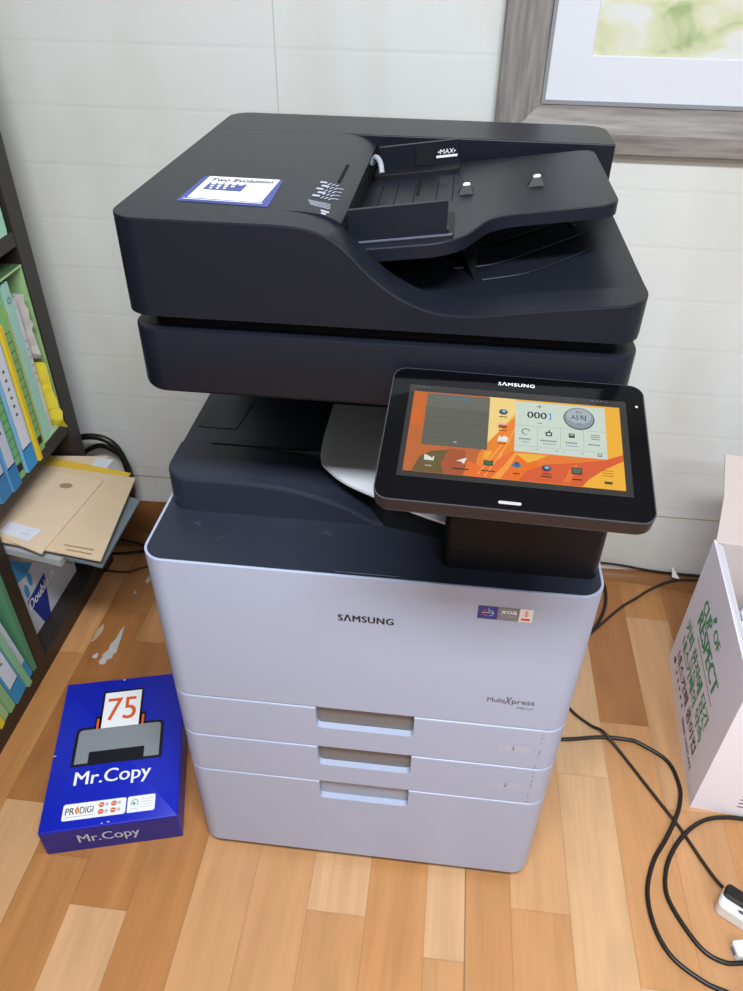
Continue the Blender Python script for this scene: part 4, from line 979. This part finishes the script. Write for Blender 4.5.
p.put('printed_marks', CT, frame((0, 0, 0), (1, 0, 0), (0, 0, 1)))
# things in the carton
def crumple_ball(name, label, c, r, colr, seed, sq=.6):
    random.seed(seed); bm = bmesh.new(); bmesh.ops.create_icosphere(bm, subdivisions=3, radius=1)
    for v in bm.verts:
        k = 1 + random.uniform(-.22, .16); v.co = Vector((v.co.x*r*k*1.15, v.co.y*r*k, v.co.z*r*k*sq))
    me = bpy.data.meshes.new(name); bm.to_mesh(me); bm.free(); me.materials.append(colr)
    o = link(name, me, None, None, smooth=False); o.location = c; return tag(o, label, 'paper')
M_tis = mat('crumpled_white_paper', '#dfe2ea', .7)
def incart(x, y, zz): v = Matrix.Rotation(ang, 3, 'Z') @ Vector((x, y, zz)); return (v.x + .596, v.y + .175, zz)
crumple_ball('crumpled_paper', 'crumpled white paper lying at the back inside the white carton', incart(.125, .275, .237), .058, M_tis, 2)
crumple_ball('crumpled_paper', 'crumpled white paper lying by the folded flap inside the white carton', incart(.100, .135, .235), .055, M_tis, 5)
crumple_ball('crumpled_paper', 'crumpled grey paper lying deepest inside the white carton', incart(.26, .19, .235), .055, cm('#b8bcc4'), 6)
t = tag(MB().box((.045, .040, .0055), (.40, .335, .195), cm('#c9c3bd'), .003).build('paper_bundle', smooth=False), 'bundle of waste paper filling the white carton', 'papers')
t.location = (.596, .175, 0); t.rotation_euler = (0, 0, ang)

# ------------------------------------------------------------------ cords and plugs
def cord(name, label, pts, r, m=M_cable): return tag(MB().tube(pts, r, m, 10, 8).build(name, ang=60), label, 'cable', 'black cables on the floor and behind the furniture')
R1 = .0039
cord('cable', 'thick black cord snaking from behind the copier across the floor', [(.22, .63, R1), (.29, .40, R1), (.330, .300, R1), (.371, .292, R1), (.446, .306, R1), (.500, .304, R1 + .004), (.524, .299, R1 + .002), (.572, .266, R1), (.584, .214, R1), (.576, .176, R1 + .004), (.560, .141, R1 + .0085), (.535, .100, R1 + .004), (.508, .060, R1), (.488, .006, R1), (.489, -.050, R1), (.508, -.094, R1), (.545, -.122, R1), (.579, -.135, R1), (.66, -.15, R1), (.80, -.13, R1)], R1)
cord('cable', 'thin cord running straight from the copier to the white socket', [(.30, .62, .0042), (.36, .44, .0042), (.393, .368, .0042), (.430, .333, .0042), (.452, .311, .0155), (.482, .276, .0042), (.526, .199, .0042), (.552, .154, .0042), (.567, .128, .0042), (.591, .075, .0042), (.606, .040, .008), (.6125, .022, .016)], .0031, M_cable2)
cord('cable', 'black cord loop curling beside the white carton and out of frame', [(.90, .10, R1), (.78, .155, R1), (.688, .160, R1), (.644, .157, R1 + .001), (.608, .143, R1 + .005), (.573, .115, R1 + .0085), (.545, .082, R1 + .004), (.526, .044, R1), (.520, .001, R1), (.538, -.045, R1), (.562, -.080, R1), (.590, -.093, R1), (.618, -.091, R1), (.70, -.08, R1), (.80, -.06, R1)], R1)
cord('cable', 'black cord arching up from the floor behind the copier flank', [(.40, .50, .004), (.459, .586, .004), (.490, .640, .004), (.508, .690, .005), (.512, .735, .010), (.500, .765, .022), (.48, .785, .035)], .0038)
cord('cable', 'brown cord running diagonally to the wall behind the white carton', [(.43, .55, .0033), (.465, .593, .0033), (.541, .679, .0033), (.59, .722, .004), (.626, .748, .012), (.686, .777, .020), (.765, .780, .022), (.90, .77, .0042)], .0031, M_cable2)
cord('cable', 'thin black cord along the foot of the wall', [(.30, .7925, .052), (.50, .7925, .044), (.56, .7925, .040), (.62, .7925, .032), (.70, .7925, .0275), (.85, .7925, .026)], .0028)
cord('cable', 'thick black cable loop behind the end of the bookcase', [(-.86, .745, .20), (-.82, .745, .29), (-.765, .745, .335), (-.711, .745, .342), (-.675, .745, .318), (-.660, .745, .262), (-.664, .745, .18), (-.70, .745, .08), (-.74, .745, .0085)], .0078)
cord('cable', 'lower black cable loop behind the end of the bookcase', [(-.86, .768, .15), (-.80, .770, .25), (-.735, .770, .300), (-.690, .770, .285), (-.668, .770, .24), (-.675, .770, .15), (-.71, .768, .06), (-.76, .765, .0065)], .006)
cord('cable', 'black cord lying on the floor between bookcase and copier', [(-.78, .72, .004), (-.735, .715, .004), (-.695, .722, .004), (-.655, .732, .004), (-.60, .72, .004), (-.45, .69, .004), (-.30, .68, .004)], .0035)
cord('cable', 'black cord curving along the wall foot towards the copier', [(-.80, .74, .024), (-.742, .748, .022), (-.69, .752, .014), (-.64, .74, .006), (-.57, .70, .0042), (-.40, .66, .0042)], .0035)
cord('cable', 'faint thin cord on the floor nearest the paint smears', [(-.76, .66, .003), (-.715, .652, .003), (-.67, .655, .003), (-.625, .68, .003), (-.55, .67, .003), (-.40, .64, .003)], .0022, M_cable2)

# socket and plug at the right edge
d = math.atan2(-.038, .060)
t = tag(empty('extension_socket', (.603, .004, 0), d), 'white extension socket with a black top at the end of the thin cord', 'socket')
M_wp = mat('white_plug_plastic', '#e9e9ea', .35, .5)
b = MB(); b.prism(rr(0, .16, -.021, .021, .010, 5), [(.0, .003), (.003, 0), (.026, 0), (.030, .003)], M_wp); b.build('socket_body', t)
b = MB(); b.prism(rr(.001, .159, -.004, .0205, .008, 4), [(.0302, 0), (.037, .0005), (.039, .003)], M_cable); o = b.build('socket_cover', t); o['label'] = 'black cover'
for k in range(3): p = Print(); p.ell(.035 + .045*k, -.0115, .005, .003, M_greyink); p.put('socket_hole', t, frame((0, 0, .0300), (1,0,0), (0,1,0)))
t = tag(empty('power_plug', (.607, -.076, 0), .2), 'small white plug cut off by the photo edge below the socket', 'plug')
MB().prism(rr(0, .05, -.012, .012, .004, 3), [(0, .001), (.001, 0), (.017, 0), (.019, .002)], M_wp).build('plug_body', t)
MB().prism(rr(-.001, .001, -.006, .006, 0), [(.005, 0), (.013, 0)], mat('plug_blue', '#5b7896', .4)).build('plug_end', t)
# paper scrap at the wall
b = MB(); b.loft([[(.676, .776, .030), (.694, .774, .028), (.6935, .7745, .0277), (.6765, .7765, .0295)], [(.672, .788, .052), (.676, .788, .050), (.6755, .7885, .050), (.672, .7885, .052)]], M_card)
tag(b.build('paper_scrap', smooth=False), 'tiny white paper scrap leaning at the wall foot', 'paper')
